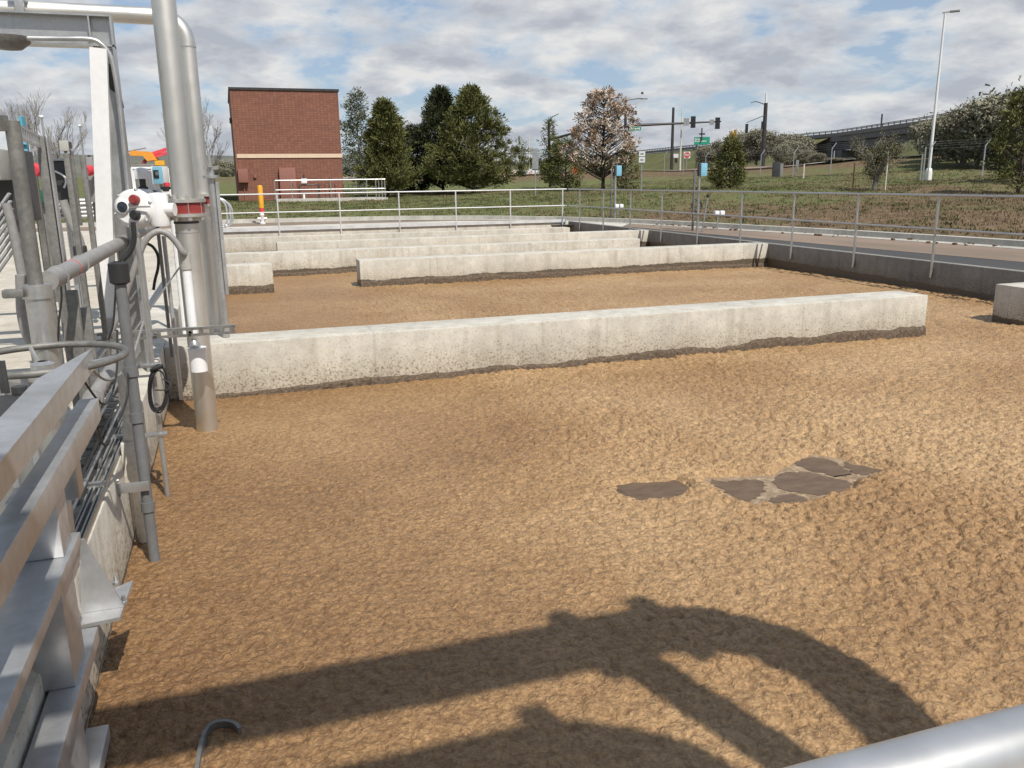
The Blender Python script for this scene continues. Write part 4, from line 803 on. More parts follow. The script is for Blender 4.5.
def crown_tree(name, label, cat, p, H, Rr, mat, n=420, base=.08, rc=.32, leaf=.15, lw=.035, per=34, shape=.75, seed=1, bark='bark', group=None, mat2=None, frac2=0, up=.35, trunk_r=.09, lumps=.45, fill=.45, off=(0, 0), limbs=.5, flat=1.0):
    rg = np.random.default_rng(seed); root = thing(name, label, cat, p, group); P0 = np.array(p)
    def rad(t, a): return Rr*np.clip(1-t, .02, 1)**shape*np.clip((t+.10)/.28, .25, 1)**.6*(1-lumps+lumps*1.6*fbm(np.cos(a)*1.9+seed*3.3+5, np.sin(a)*1.9+t*4.5+9, 3, seed))
    t = rg.random(n)**1.15; a = rg.random(n)*2*math.pi; q = fill+(1-fill)*rg.random(n)**.6; r = rad(t, a)*q
    C = np.stack([r*np.cos(a)+off[0]*t, r*np.sin(a)*flat+off[1]*t, (base+(1-base)*t)*H], 1)
    k = rg.integers(int(per*.6), int(per*1.4), n); idx = np.repeat(np.arange(n), k); m = len(idx)
    loc = unit(rg.normal(size=(m, 3)))*(rg.random(m)**.5)[:, None]*(rc*(.6+.8*rg.random(n))[idx])[:, None]*np.array([1, 1, .8]); cen = C[idx]+loc
    outd = unit(C*np.array([1, 1, 0])+1e-3)[idx]; d = unit(loc*1.2/rc+outd*.5+np.array([0, 0, up])+rg.normal(size=(m, 3))*.55); s = unit(np.cross(d, rg.normal(size=(m, 3))))
    l = leaf*(.6+.8*rg.random(m)); w = lw*(.7+.6*rg.random(m)); sel = (rg.random(n) < frac2)[idx] if mat2 else np.zeros(m, bool)
    for q2, mt, nm in ((~sel, mat, 'foliage'), (sel, mat2, 'pale_foliage')):
        if q2.any(): V, F = quads(cen[q2]+P0, d[q2], s[q2], l[q2], w[q2]); np_obj(nm, V, F, mt, root)
    sw = lambda z: np.array([off[0]*max(0, z/H), off[1]*max(0, z/H), z])
    zs = np.linspace(-.2, H*.93, 9); tp = [P0+sw(z)+np.array([math.sin(z*2+seed)*.03, math.cos(z*1.7+seed)*.03, 0])*(z > .5) for z in zs]
    tr = MB().tube(tp, [trunk_r*(1.25 if i == 0 else 1)*(1-.88*i/8) for i in range(9)], 8).build('trunk', bark, root)
    b = rg.random(n) < limbs; Q = C[b]; hz = np.clip(Q[:, 2]-np.hypot(Q[:, 0], Q[:, 1])*.55, H*.04, H*.92); P = np.stack([off[0]*hz/H, off[1]*hz/H, hz], 1); mid = P*.45+Q*.55+np.array([0, 0, -.03])*H*.25
    V1, F1 = segs(P+P0, mid+P0, np.full(len(P), trunk_r*.26), np.full(len(P), trunk_r*.16)); V2, F2 = segs(mid+P0, Q+P0, np.full(len(P), trunk_r*.16), np.full(len(P), trunk_r*.05))
    struct(np_obj('limbs', np.r_[V1, V2], np.r_[F1, F2+len(V1)], bark, root), 'stuff')
    return root
def bare(p, H, r, seed, spread=.5, levels=6, kids=(2, 4), vase=.6, ratio=.74, stems=1):
    rg = random.Random(seed); S = []
    def grow(a, d, L, rr, lev):
        n = 2 if lev > 1 else 3; q = a
        for i in range(n):
            d2 = (d+Vector((rg.gauss(0, .10), rg.gauss(0, .10), rg.gauss(0, .05)+.05*vase))).normalized(); e = q+d2*(L/n); S.append((q, e, rr*(1-.3*i/n), rr*(1-.3*(i+1)/n))); q = e; d = d2
            if lev < levels and i < n-1 and rg.random() < .7:
                ax = Vector((rg.gauss(0, 1), rg.gauss(0, 1), rg.gauss(0, .3))).normalized(); grow(q, (d+ax*spread).normalized(), L*ratio*rg.uniform(.6, .95), rr*.5, lev+1)
        if lev < levels:
            for k in range(rg.randint(*kids)):
                ax = Vector((rg.gauss(0, 1), rg.gauss(0, 1), rg.gauss(0, .25))).normalized(); grow(q, (d+ax*spread+Vector((0, 0, vase*.2))).normalized(), L*ratio*rg.uniform(.75, 1.1), rr*.62, lev+1)
    for s in range(stems):
        d = Vector((rg.gauss(0, .28 if stems > 1 else .04), rg.gauss(0, .28 if stems > 1 else .04), 1)).normalized(); grow(Vector((0, 0, -.15)), d, H*.27, r*(1 if stems == 1 else .7), 0)
    mz = max(e.z for _, e, _, _ in S); k = H/mz; P = np.array([tuple(s[0]*k) for s in S]); Q = np.array([tuple(s[1]*k) for s in S]); r0 = np.array([s[2] for s in S]); r1 = np.array([s[3] for s in S])
    return P, Q, r0, r1
def bare_tree(name, label, p, H, r, seed, mat='grey_bark', minr=.008, leaves=None, group=None, cat='tree', lf=.08, lp=5, cut=.03, **kw):
    root = thing(name, label, cat, p, group); P, Q, r0, r1 = bare(p, H, r, seed, **kw); P0 = np.array(p); big = r0 > r*.45
    for sel, nm in ((big, 'trunk'), (~big, 'crown')):
        V, F = segs(P[sel]+P0, Q[sel]+P0, np.maximum(r0[sel], minr), np.maximum(r1[sel], minr*.8), 5 if nm == 'trunk' else 3); np_obj(nm, V, F, mat, root, smooth=nm == 'trunk')
    if leaves:
        rg = np.random.default_rng(seed); tip = Q[r1 < cut]; idx = np.repeat(np.arange(len(tip)), lp); c = tip[idx]+rg.normal(size=(len(idx), 3))*lf*1.6+P0
        d = unit(rg.normal(size=(len(idx), 3))+np.array([0, 0, .3])); s = unit(np.cross(d, rg.normal(size=(len(idx), 3)))); V, F = quads(c, d, s, lf*(.6+.8*rg.random(len(idx))), lf*.55*np.ones(len(idx))); np_obj('leaves', V, F, leaves, root)
    return root
def tree_at(u, vt, vb, d): p = ground_at(u, vb, d); return p, z_at_v(p, vt)-p.z
p, H = tree_at(361, 92, 190, 66); crown_tree('aspen_tree', 'pale grey-green airy tree just right of the brick building', 'tree', p, H, 1.9, 'grey_leaves', 210, .1, .42, .15, .07, 24, .5, 3, 'grey_bark', trunk_r=.1, fill=.3)
p, H = tree_at(388, 104, 191, 54); crown_tree('pine_tree', 'dense green pine in front of the pale airy tree by the brick building', 'tree', p, H, 2.55, 'pine_needles', 380, .10, .34, .19, .05, 56, .6, 4, up=.8, lumps=.8, fill=.25)
p, H = tree_at(414, 128, 190, 60); crown_tree('pine_tree', 'low very dark pine squeezed between the bigger pines', 'tree', p, H, 1.7, 'dark_needles', 130, .05, .40, .19, .05, 55, .6, 5, lumps=.7)
p, H = tree_at(443, 91, 191, 58); crown_tree('pine_tree', 'tall dark pine forming the left half of the biggest pine pair', 'tree', p, H, 2.8, 'dark_needles', 400, .10, .36, .19, .05, 56, .6, 26, up=.8, lumps=.8, fill=.25)
p, H = tree_at(473, 89, 192, 55); crown_tree('pine_tree', 'tall broad yellow-green pine forming the right half of the biggest pine pair', 'tree', p, H, 3.5, 'pine_needles', 460, .10, .34, .19, .05, 58, .62, 37, up=.8, lumps=.9, fill=.25)
p, H = tree_at(550, 121, 187, 64); crown_tree('pine_tree', 'slim small pine hiding the dark signal mast', 'tree', p, H, 1.25, 'pine_needles', 85, .08, .34, .17, .045, 40, .6, 8, fill=.3, lumps=.8)
p, H = tree_at(566, 140, 189, 56); crown_tree('pine_tree', 'low broad loose pine left of the brown tree', 'tree', p, H, 1.9, 'pine_needles', 105, .1, .32, .17, .045, 38, .4, 9, fill=.35, lumps=.85)
p, H = tree_at(603, 91, 190, 51); crown_tree('dying_pine_tree', 'half-dead tree with rusty and bleached clumps above a bare lower trunk', 'tree', p, H, 2.8, 'rusty_needles', 250, .24, .20, .15, .05, 34, .38, 13, 'bark', None, 'bleached_needles', .58, trunk_r=.12, fill=.6, limbs=1.0, lumps=.75)
p, H = tree_at(626, 150, 186, 50.5); crown_tree('shrub', 'olive shrub at the right foot of the half-dead tree', 'shrub', p, H, .75, 'olive_leaves', 90, .05, .25, .12, .045, 24, .4, 15, trunk_r=.04)
p, H = tree_at(730, 138, 183, 48); crown_tree('pine_tree', 'small cone-shaped pine right of the nearer blue-topped post', 'tree', p, H, 1.25, 'pine_needles', 95, .03, .28, .17, .04, 40, .75, 10, lumps=.75, fill=.35)
p, H = tree_at(873, 133, 185, 41); bare_tree('young_tree', 'young thinly leafed tree held by stakes on the green slope', p, H, .045, 21, 'pale_bark', .006, 'olive_leaves', stems=4, spread=.5, levels=4, lf=.06, lp=2, cut=.02)
for u, v0, lab in ((885.5, 150, 'pale stake right of the young tree'), (853, 163, 'brown stake left of the young tree')):
    p = foot(u, v0, 185, 40.5); tag(MB().tube([p, (p.x, p.y, z_at_v(p, v0))], .03, 6).build('tree_stake', 'pale_plastic' if u > 870 else 'wood_brown', loc=p), lab, 'stake')
p, H = tree_at(1019, 88, 184, 38); crown_tree('pine_tree', 'open-branched pine cut off by the right edge of the view', 'tree', p, H, 1.45, 'pine_needles', 120, .12, .25, .15, .04, 34, .4, 12, fill=.4, lumps=.85, limbs=.9, trunk_r=.07)
p, H = tree_at(1003, 128, 182, 42); crown_tree('pine_tree', 'smaller open pine left of the pine at the right edge', 'tree', p, H, .95, 'dark_needles', 90, .2, .25, .13, .04, 26, .5, 14, fill=.4, lumps=.7, limbs=.9, trunk_r=.05)
p, H = tree_at(45, 88, 188, 46); bare_tree('bare_tree', 'leafless vase-shaped tree behind the cabinets at the far left', p, H, .09, 31, 'pale_bark', .0065, spread=.34, levels=5, vase=.9, stems=3, kids=(2, 3))
p, H = tree_at(212, 95, 186, 62); bare_tree('bare_tree', 'leafless tree between the steel pipes and the brick building', p, H, .09, 33, 'pale_bark', .008, spread=.42, levels=5, vase=.7, stems=3, kids=(2, 3))
# thicket below the overpass
BR = [(742, 133, 166, 128), (757, 132, 166, 122), (778, 134, 167, 118), (796, 138, 167, 112), (806, 150, 168, 108), (818, 154, 168, 104), (848, 158, 167, 98), (945, 120, 162, 88), (962, 110, 160, 84), (978, 107, 158, 82), (992, 103, 156, 80), (1010, 99, 156, 78), (1030, 97, 158, 74), (705, 148, 168, 130), (724, 142, 167, 130), (924, 124, 160, 94), (782, 145, 169, 100), (832, 158, 169, 96)]
WHERE = ['below the far end of the bridge wall', 'just behind the tall dark mast', 'right of the tall dark mast', 'in front of the bridge retaining wall', 'left of the bridge opening', 'at the bridge opening', 'low in front of the bridge opening', 'right of the tall lamp pole', 'second right of the tall lamp pole', 'third right of the tall lamp pole', 'below the bridge rail at right', 'behind the open pine at right', 'at the right edge', 'below the green highway sign', 'behind the cone-shaped pine', 'behind the tall lamp pole', 'behind the roadside cabinet', 'behind the staked young tree']
PRO = []
for i, (u, vt, vb, d) in enumerate(BR):
    p, H = tree_at(u, vt, vb, d); lab = 'grey-green thicket tree '+WHERE[i]
    if i < 4: o = bare_tree('thicket_tree', lab, p, H, .16, 50+i, 'grey_bark', .02, 'brush_twigs', 'thicket trees below the overpass', stems=4, spread=.62, levels=4, lf=.17, lp=11, cut=.08); PRO.append((o, H))
    else: o0, H0 = PRO[i % 4]; o = dup(o0, p, lab); k = H/H0; o.scale = (max(k, .45)*1.05, max(k, .45), k); o.rotation_euler = (0, 0, i*1.3)
for i, (u, d) in enumerate([(128, 210), (150, 190), (166, 230), (222, 170), (216, 120), (226, 140)]):
    p, H = tree_at(u, 163 + (i % 3)*3, 180, d); o0, H0 = PRO[i % 4]; o = dup(o0, p, 'distant scrubby tree '+['behind the orange lifting arm', 'behind the red boom', 'left of the big steel pipe', 'right of the thin steel pipe, nearest the brick building', 'low right of the thin steel pipe', 'just left of the brick building corner'][i], 'distant scrub trees'); k = H/H0; o.scale = (k*1.5, k*1.5, k)
def tufts():
    rg = np.random.default_rng(11); n = 44000; x = rg.uniform(-8, 60, n); y = rg.uniform(9, 62, n); dk = kerb_dist(x, y); m = (dk > .35) & (rg.random(n) < np.clip(1.3-dk/60, .2, 1)); x, y = x[m], y[m]; z = gz(x, y); gs = fbm(x*.5, y*.5, 3, 71)
    for nm, sel, mt in (('grass_tufts', gs > .46, 'grass_blades'), ('dry_grass_tufts', gs <= .46, 'dry_blades')):
        X, Y, Z = x[sel], y[sel], z[sel]; k = 5; idx = np.repeat(np.arange(len(X)), k); q = len(idx); c = np.stack([X[idx]+rg.normal(size=q)*.08, Y[idx]+rg.normal(size=q)*.08, Z[idx]-.01], 1)
        d = unit(np.stack([rg.normal(size=q)*.6, rg.normal(size=q)*.6, np.ones(q)], 1)); s = unit(np.cross(d, rg.normal(size=(q, 3)))); V, F = quads(c, d, s, .04+.06*rg.random(q), .016+.016*rg.random(q)); struct(np_obj(nm, V, F, mt), 'stuff')
tufts()
# ------------------------------------------------------------------ pipes, valves and frames along the left wall
def shade_pt(X, Y, Yc): z = (Y-Yc)/.73-HW; return (X+.22*(z+HW), Yc, z)     # point of a pipe in the plane y=Yc from its shadow on the froth
def ring(root, name, c, r0, r1, h, mat, axis=(0, 0, 1), n=24):
    return MB().lathe(Vector(c)-Vector(axis)*h/2, [(r0, 0), (r1, 0), (r1, h), (r0, h), (r0, 0)], n, axis).build(name, mat, root)
def big_pipe():
    x, y, r = -.305, 6.83, .084; root = thing('steel_pipe', 'large upright stainless pipe with a red valve flange, standing in the froth', 'pipe', (x, y, -HW))
    up = [(x, y, -1.2), (x, y, 3.15)]+arc((x-.25, y, 3.15), .25, 0, math.pi/2, 8, (1, 0, 0), (0, 0, 1))+[(x-2.4, y, 3.4)]
    MB().tube(up, r, 28).build('pipe_run', 'stainless', root)
    zf = aty(192, 206, y).z; zs = zf-.012
    for dz, nm in ((.052, 'flange'), (-.052, 'flange')): ring(root, nm, (x, y, zs+dz), r-.002, .153, .024, 'stainless')
    v = ring(root, 'valve_body', (x, y, zs), r+.002, .138, .078, 'red_paint')
    for k in range(8):
        a = 2*math.pi*(k+.3)/8; c = (x+.128*math.cos(a), y+.128*math.sin(a)); MB().cyl((c[0], c[1], zs-.095), (c[0], c[1], zs+.10), .011, 6).cyl((c[0], c[1], zs+.066), (c[0], c[1], zs+.088), .020, 6).cyl((c[0], c[1], zs-.088), (c[0], c[1], zs-.066), .020, 6).build('bolt', 'stainless', root)
    MB().obox((x-.21, y-.03, zs), (.12, .10, .10), None, .012).build('valve_neck', 'red_paint', root); MB().obox((x-.275, y-.03, zs), (.02, .15, .15), None, .005).build('neck_plate', 'red_paint', root)
    ring(root, 'strap', (x, y, aty(192, 222, y).z), r, r+.006, .018, 'dark_metal')
    ring(root, 'weld_seam', (x, y, aty(200, 232, y).z), r, r+.0025, .008, 'galvanised')
    return zs
ZV = big_pipe()
def thin_pipe():
    x, y, r = -.222, 8.62, .073; root = thing('steel_pipe', 'second steel pipe just behind the large one, bending left overhead at its top', 'pipe', (x, y, -HW))
    zt = aty(150, 13.5, 8.62).z-.02; MB().tube([(x, y, -1.2), (x, y, zt-.22)]+arc((x-.22, y, zt-.22), .22, 0, math.pi/2, 10, (1, 0, 0), (0, 0, 1))+[(x-3.6, y, zt+.02)], r, 24).build('pipe_run', 'stainless', root)
    ring(root, 'weld_seam', (x, y, zt-.25), r, r+.004, .012, 'galvanised'); z = aty(208, 200, y).z
    for dz in (.045, -.045): ring(root, 'flange', (x, y, z+dz), r-.002, .15, .022, 'stainless')
    ring(root, 'valve_body', (x, y, z), r+.002, .13, .068, 'red_paint')
    cx_ = aty(22, 8, y).x
    MB().obox((cx_, y, zt+.015), (.075, .25, .23), None, .02).build('coupling', 'galvanised', root); 
    for dz in (-.085, .1): MB().obox((cx_-.005, y-.1, zt+dz), (.15, .05, .045), None, .008).build('coupling_bolt', 'galvanised', root)
thin_pipe()
def valve_stem():
    y = 8.2; a = aty(211, 176, y); b = aty(216, 240, y); root = thing('gate_valve', 'grey gate-valve stem with a cross top right of the two steel pipes', 'valve', (a.x, y, b.z-.4))
    MB().tube([(a.x, y, b.z-.9), (a.x, y, a.z)], .034, 10).build('stem_tube', 'galvanised', root); MB().lathe((a.x, y, a.z-.02), [(.07, 0), (.07, .025), (.03, .03), (.03, .10), (.015, .105), (.012, .2)], 12).build('stem_head', 'galvanised', root)
    MB().bar((a.x-.06, y, a.z+.07), (a.x+.07, y, a.z+.07), .03, .03).bar((a.x, y-.06, a.z+.09), (a.x, y+.06, a.z+.09), .03, .03).build('cross_handle', 'galvanised', root); MB().box(a.x+.03, a.x+.06, y-.03, y+.03, b.z-.5, a.z-.05).build('guide_rail', 'aluminium', root)
valve_stem()
def actuator(label, u, v, y, s, flat):
    c = aty(u, v, y); root = thing('valve_actuator', label, 'valve actuator', c); ax = Vector((-.30, -.93, .18)).normalized()
    MB().lathe(c-ax*.02*s, [(.04*s, -.20*s), (.085*s, -.19*s), (.098*s, -.05*s), (.12*s, -.03*s), (.122*s, .0), (.117*s, .028*s), (.095*s, .05*s), (0, .056*s)], 28, ax).build('housing', 'white_paint', root)
    x = ax.cross(Vector((0, 0, 1))).normalized()*-1; z = x.cross(ax)*-1
    if z.z < 0: z = -z
    if x.x < 0: x = -x
    f = c+ax*.038*s
    MB().lathe(f-x*.045*s-z*.0*s-ax*.012, [(.034*s, 0), (.034*s, .026), (.028*s, .030), (0, .03)], 16, ax).build('window', 'car_glass', root)
    ringp = f-x*.045*s-ax*.012; MB().lathe(ringp, [(.033*s, 0), (.040*s, 0), (.040*s, .024), (.034*s, .034), (.033*s, .02)], 18, ax).build('window_rim', 'white_paint', root)
    for dz, mt in ((.045, 'red_paint'), (-.048, 'signal_black')): k = MB().lathe(f+x*.028*s+z*dz*s-ax*.012, [(.030*s, 0), (.030*s, .04), (.024*s, .055), (0, .055)], 14, ax).build('knob', mt, root)
    MB().bar(f+x*.0+ax*.02, f+x*.13*s+ax*.03, .012, .012).build('padlock_arm', 'stainless', root)
    for k in range(6): a = k*math.pi/3+.3; MB().lathe(c+x*math.cos(a)*.112*s+z*math.sin(a)*.112*s+ax*.0, [(.011, 0), (.011, .026), (0, .03)], 8, ax).build('bolt', 'galvanised', root)
    b = c-ax*.06*s+x*.13*s; MB().lathe(b-Vector((0, 0, .10*s)), [(.0, 0), (.055*s, 0), (.06*s, .02), (.06*s, .18*s), (.05*s, .20*s), (0, .205*s)], 18).build('gear_case', 'white_paint', root)
    MB().cyl(b+x*.02, b+x*.10*s, .04*s, 16).build('drive_neck', 'white_paint', root)
actuator('round white valve actuator in front, facing the camera left of the red flange', 133.5, 208.5, 6.62, 1.16, True)
def rear_actuator():
    y = 7.9; c = aty(142, 196, y); root = thing('valve_actuator', 'white valve actuator behind, its round cap raised on an open frame', 'valve actuator', c)
    t = aty(141, 168, y); b = aty(141, 191, y); MB().lathe((t.x, y, t.z-.09), [(.062, 0), (.062, .06), (.05, .085), (0, .095)], 18).build('cap', 'white_paint', root)
    MB().lathe((t.x, y, b.z), [(.04, 0), (.04, .03), (.025, .04), (.025, t.z-.09-b.z)], 12).build('screw', 'dark_metal', root)
    for dx in (-.065, .065): MB().box(t.x+dx-.012, t.x+dx+.012, y-.03, y+.03, b.z, t.z-.03).build('frame_leg', 'white_paint', root)
    MB().obox((t.x, y, b.z-.01), (.17, .14, .03)).build('base_plate', 'dark_metal', root)
    p = aty(150, 198, y); MB().lathe((p.x-.05, y-.05, p.z-.12), [(0, 0), (.09, 0), (.1, .02), (.1, .16), (.08, .19), (0, .2)], 18).build('gear_case', 'white_paint', root)
    q = aty(167, 196, y); MB().lathe((q.x, y, q.z-.08), [(0, 0), (.085, 0), (.09, .02), (.09, .13), (.07, .15), (0, .155)], 18).build('motor_case', 'white_paint', root)
    k = aty(166, 185, y); MB().lathe((k.x, y-.05, k.z-.05), [(.045, 0), (.045, .035), (.0, .04)], 12).build('dark_cap', 'signal_black', root); MB().lathe((k.x+.01, y-.05, k.z-.012), [(.026, 0), (.026, .03), (0, .035)], 12).build('red_knob', 'bright_red', root)
rear_actuator()
def control_panel():
    y = 8.3; a, b = aty(152.5, 166.5, y), aty(168, 184, y); root = thing('control_box', 'small blue-fronted control box with a dark screen above the white actuators', 'control box', ((a.x+b.x)/2, y, b.z)); rot = Matrix.Rotation(R(-16), 3, 'Z')
    c = Vector(((a.x+b.x)/2, y, (a.z+b.z)/2)); w, h = b.x-a.x, a.z-b.z; MB().obox(c, (w*.86, .16, h), rot, .008).build('case', 'white_paint', root)
    MB().obox(c+rot @ Vector((.012, -.088, 0)), (w*.74, .014, h*.97), rot, .005).build('blue_front', 'sky_blue', root); MB().obox(c+rot @ Vector((.0, -.098, .01)), (w*.4, .01, h*.46), rot, .003).build('screen', 'signal_black', root); MB().obox(c+rot @ Vector((.01, -.105, .015)), (w*.22, .004, h*.2), rot).build('display', 'grey_plastic', root)
    t0, t1 = aty(130, 168.5, y), aty(166, 165, y); fr = MB().tube([(t0.x, y+.1, -.0), (t0.x, y+.1, t0.z), (t1.x, y+.1, t0.z), (t1.x, y+.1, 0)], .02, 8).build('frame', 'white_paint', root); MB().box(t0.x, t1.x, y+.09, y+.13, t0.z-.02, t0.z+.015).build('rail', 'white_paint', root)
control_panel()
def portal():
    y = 7.0; a = aty(0, 17, y); b = aty(112, 19.5, y); root = thing('pipe_portal', 'grey steel beam frame with one column carrying the overhead pipe', 'frame', (b.x, y, 0)); zt = b.z+.02; x0, x1 = -3.2, b.x
    bm_ = MB(); bm_.box(x0, x1, y-.07, y+.07, zt-.012, zt); bm_.box(x0, x1, y-.07, y+.07, zt-.212, zt-.2); bm_.box(x0, x1, y+.0, y+.01, zt-.2, zt-.012); bm_.build('beam', 'galvanised', root)
    col_ = MB(); col_.box(x1-.012, x1, y-.07, y+.07, -.02, zt-.013); col_.box(x1-.15, x1-.138, y-.07, y+.07, -.02, zt-.213); col_.box(x1-.138, x1-.012, y-.004, y+.004, -.02, zt-.215); col_.build('column', 'galvanised', root)
    MB().box(x1-.152, x1-.142, y-.069, y-.001, zt-.2, zt-.012).build('stiffener', 'galvanised', root)
    MB().box(x0, x0+.14, y-.07, y+.07, -.02, zt-.215).build('far_column', 'galvanised', root)
    for dz in (.27, .40): MB().obox((x1-.06, y-.03, zt-dz), (.05, .06, .03)).build('clip', 'dark_metal', root)
    MB().bar((x1-.06, y-.06, zt-.33), (x1-.02, y+.05, zt-.62), .05, .03).build('knee_plate', 'dark_metal', root)
    # white channel in front, leaning a little
    T, B = aty(98, 48, 6.62), aty(108, 317, 6.62); w = thing('white_channel', 'tall flat white channel post below the overhead beam', 'post', B); d = (T-B).normalized(); sx = Vector((d.z, 0, -d.x)); hw = .053; ch = MB()
    ch.bar(B, T, hw*2, .012, up=(0, 1, 0)); [ch.bar(B+sx*k*(hw-.005)+Vector((0, .034, 0)), T+sx*k*(hw-.005)+Vector((0, .034, 0)), .010, .055, up=(0, 1, 0)) for k in (-1, 1)]; ch.build('channel', 'white_paint', w)
    MB().box(B.x-.04, B.x+.04, 6.60, 6.66, -.003, B.z-.006).build('foot', 'galvanised', w)
    c = thing('conduit', 'thin grey conduit bending from the overhead beam down along the column', 'conduit', (x1, y-.12, zt)); yc = 6.86
    pts = [aty(u, v, yc) for u, v in ((-60, 37), (0, 37.5), (60, 38.5), (88, 39), (100, 43), (110, 55), (115, 75), (120, 110), (128, 190))]; pts[0].x = -3; e = pts[-1]; MB().tube(smooth_path(pts, 5)+[(e.x-.002, yc, -.02)], .017, 12).build('tube', 'galvanised', c)
    l = aty(10, 41, 6.95); MB().lathe(l+Vector((0, -.05, 0)), [(0, -.07), (.08, -.06), (.13, -.02), (.14, .02), (0, .03)], 16).build('lamp_bowl', 'galvanised_dull', c)
portal()
def strut_rail():
    a, b = aty(92, 338, 6.5), aty(235, 326, 6.5); root = thing('strut_channel', 'slotted galvanised strut channel across the upright pipes', 'strut', ((a.x+b.x)/2, 6.5, a.z)); z = (a.z+b.z)/2; x0, x1, y = a.x, b.x, 6.42; h = .032
    m = MB(); m.box(x0, x1, y, y+.003, z+.013, z+h); m.box(x0, x1, y, y+.003, z-h, z-.013); n = int((x1-x0)/.072)
    for i in range(n+1): m.box(x0+i*.072, x0+i*.072+.030, y, y+.003, z-.013, z+.013)
    m.build('slotted_face', 'galvanised_dull', root); MB().box(x0, x1, y+.0032, y+.042, z+h-.003, z+h).build('flange', 'galvanised', root); MB().box(x0, x1, y+.0032, y+.042, z-h, z-h+.003).build('flange', 'galvanised', root)
    for u in (129, 155, 190): p = aty(u, 333, y-.01); MB().lathe((p.x, y-.02, z), [(.012, 0), (.012, .02), (0, .02)], 6, (0, 1, 0)).build('bolt', 'galvanised', root)
strut_rail()
def vtube(name, label, u, v, y, vtop, r, mat, cat='pipe', z0=None, extra=None):
    p = aty(u, v, y); z1 = z_at_v(p, vtop); z0 = p.z if z0 is None else z0; root = thing(name, label, cat, (p.x, p.y, z0)); MB().tube([(p.x, p.y, z0), (p.x, p.y, z1)], r, 16).build('tube', mat, root)
    if extra: extra(root, p, z0, z1)
    return root
def ex_grey(root, p, z0, z1):
    for v in (371, 417, 506): z = z_at_v(p, v); ring(root, 'coupling', (p.x, p.y, z), .02, .034, .05, 'grey_plastic')
    MB().lathe((p.x, p.y, z1-.04), [(.03, 0), (.046, .01), (.046, .10), (.02, .11)], 16).build('cap', 'black_rubber', root)
vtube('sensor_pipe', 'dark grey plastic pipe with a black cap running down into the froth', 155, 563, 4.41, 276, .027, 'grey_plastic', z0=-.75, extra=ex_grey)
def ex_pale(root, p, z0, z1):
    ring(root, 'coupling', (p.x, p.y, z_at_v(p, 432)), .03, .042, .06, 'pale_plastic'); MB().box(-.652, p.x+.03, p.y-.05, p.y+.05, z_at_v(p, 480), z_at_v(p, 440), .01).build('wall_block', 'pale_plastic', root)
vtube('drain_pipe', 'thick pale beige plastic pipe hugging the left basin wall', 127, 400, 4.72, 360, .034, 'pale_plastic', z0=-.8, extra=ex_pale)
def ex_slim(root, p, z0, z1):
    for v in (365, 434): z = z_at_v(p, v); MB().obox((p.x-.04, p.y, z), (.16, .045, .022), None, .004).build('clamp', 'galvanised', root)
vtube('slim_pipe', 'slim pale steel pipe with two clamps, ending in the froth right of the grey pipe', 168, 498, 5.39, 238, .0155, 'galvanised', z0=-.75, extra=ex_slim)
vtube('slim_pipe', 'slim pale conduit standing between the strut channel and the white tube', 174, 330, 7.1, 236, .016, 'aluminium', z0=-.3, cat='conduit')
vtube('slim_pipe', 'slim brownish conduit behind the grey flexible hose', 168, 320, 7.5, 226, .014, 'galvanised_dull', z0=-.02, cat='conduit')
def white_sensor():
    y = 6.62; a, b = aty(186, 270, y), aty(193.5, 330, y); root = thing('sensor_tube', 'white plastic tube with a white sleeve in front of the large steel pipe', 'sensor', (b.x, y, b.z)); x = (a.x+b.x)/2
    MB().tube([(x, y, b.z-.03), (x, y, a.z)], .034, 16).build('tube', 'white_plastic', root); ring(root, 'top_coupling', (x, y, a.z+.06), .02, .036, .12, 'pale_cabinet'); ring(root, 'coupling_rim', (x, y, a.z+.02), .03, .041, .03, 'pale_cabinet')
    z1 = aty(192, 340, y).z; MB().lathe((x, y, z1-.12), [(.042, 0), (.044, .02), (.040, .05), (.044, .08), (.02, .12)], 16).build('gland', 'galvanised', root)
    z2, z3 = aty(197, 349, y).z, aty(198, 371, y).z; ring(root, 'sleeve', (x+.015, y, (z2+z3)/2), .03, .062, z2-z3, 'white_plastic'); ring(root, 'sleeve_rim', (x+.015, y, z2), .03, .068, .025, 'white_plastic')
    fl = [aty(u, v, y-.05) for u, v in ((104, 348), (110, 335), (121, 308), (130, 282), (138, 258), (146, 240), (156, 232), (166, 233), (176, 242), (183, 253))]; fl += [Vector((x, y, a.z+.12))]
    f = thing('flexible_conduit', 'grey flexible conduit arching from the handwheel to the white tube', 'conduit', fl[0]); MB().tube(smooth_path(fl, 6), .0225, 14).build('hose', 'conduit_grey', f)
white_sensor()
def brace(label, u0, v0, u1, v1, y0, y1, w=.045, mat='galvanised'):
    a, b = aty(u0, v0, y0), aty(u1, v1, y1); return tag(MB().bar(a, b, w, .012).build('brace', mat, loc=a), label, 'brace')
brace('flat grey diagonal brace rising to the white tube above the strut channel', 135, 330, 182, 264, 6.75, 6.75, .055)
brace('short grey diagonal brace left of the slim pale pipe', 130, 300, 143, 281, 6.9, 6.9, .04)
brace('narrow upright brace strip behind the short diagonal brace', 134, 317, 140, 290, 7.2, 7.2, .03)
tag(MB().tube(smooth_path([aty(u, v, 6.95) for u, v in ((146, 243), (153, 247), (158, 256), (158, 268), (155, 280), (153.5, 290))], 5), .011, 8).build('cable', 'black_rubber', loc=aty(150, 260, 6.95)), 'black bent cable hanging under the arching grey conduit', 'cable')
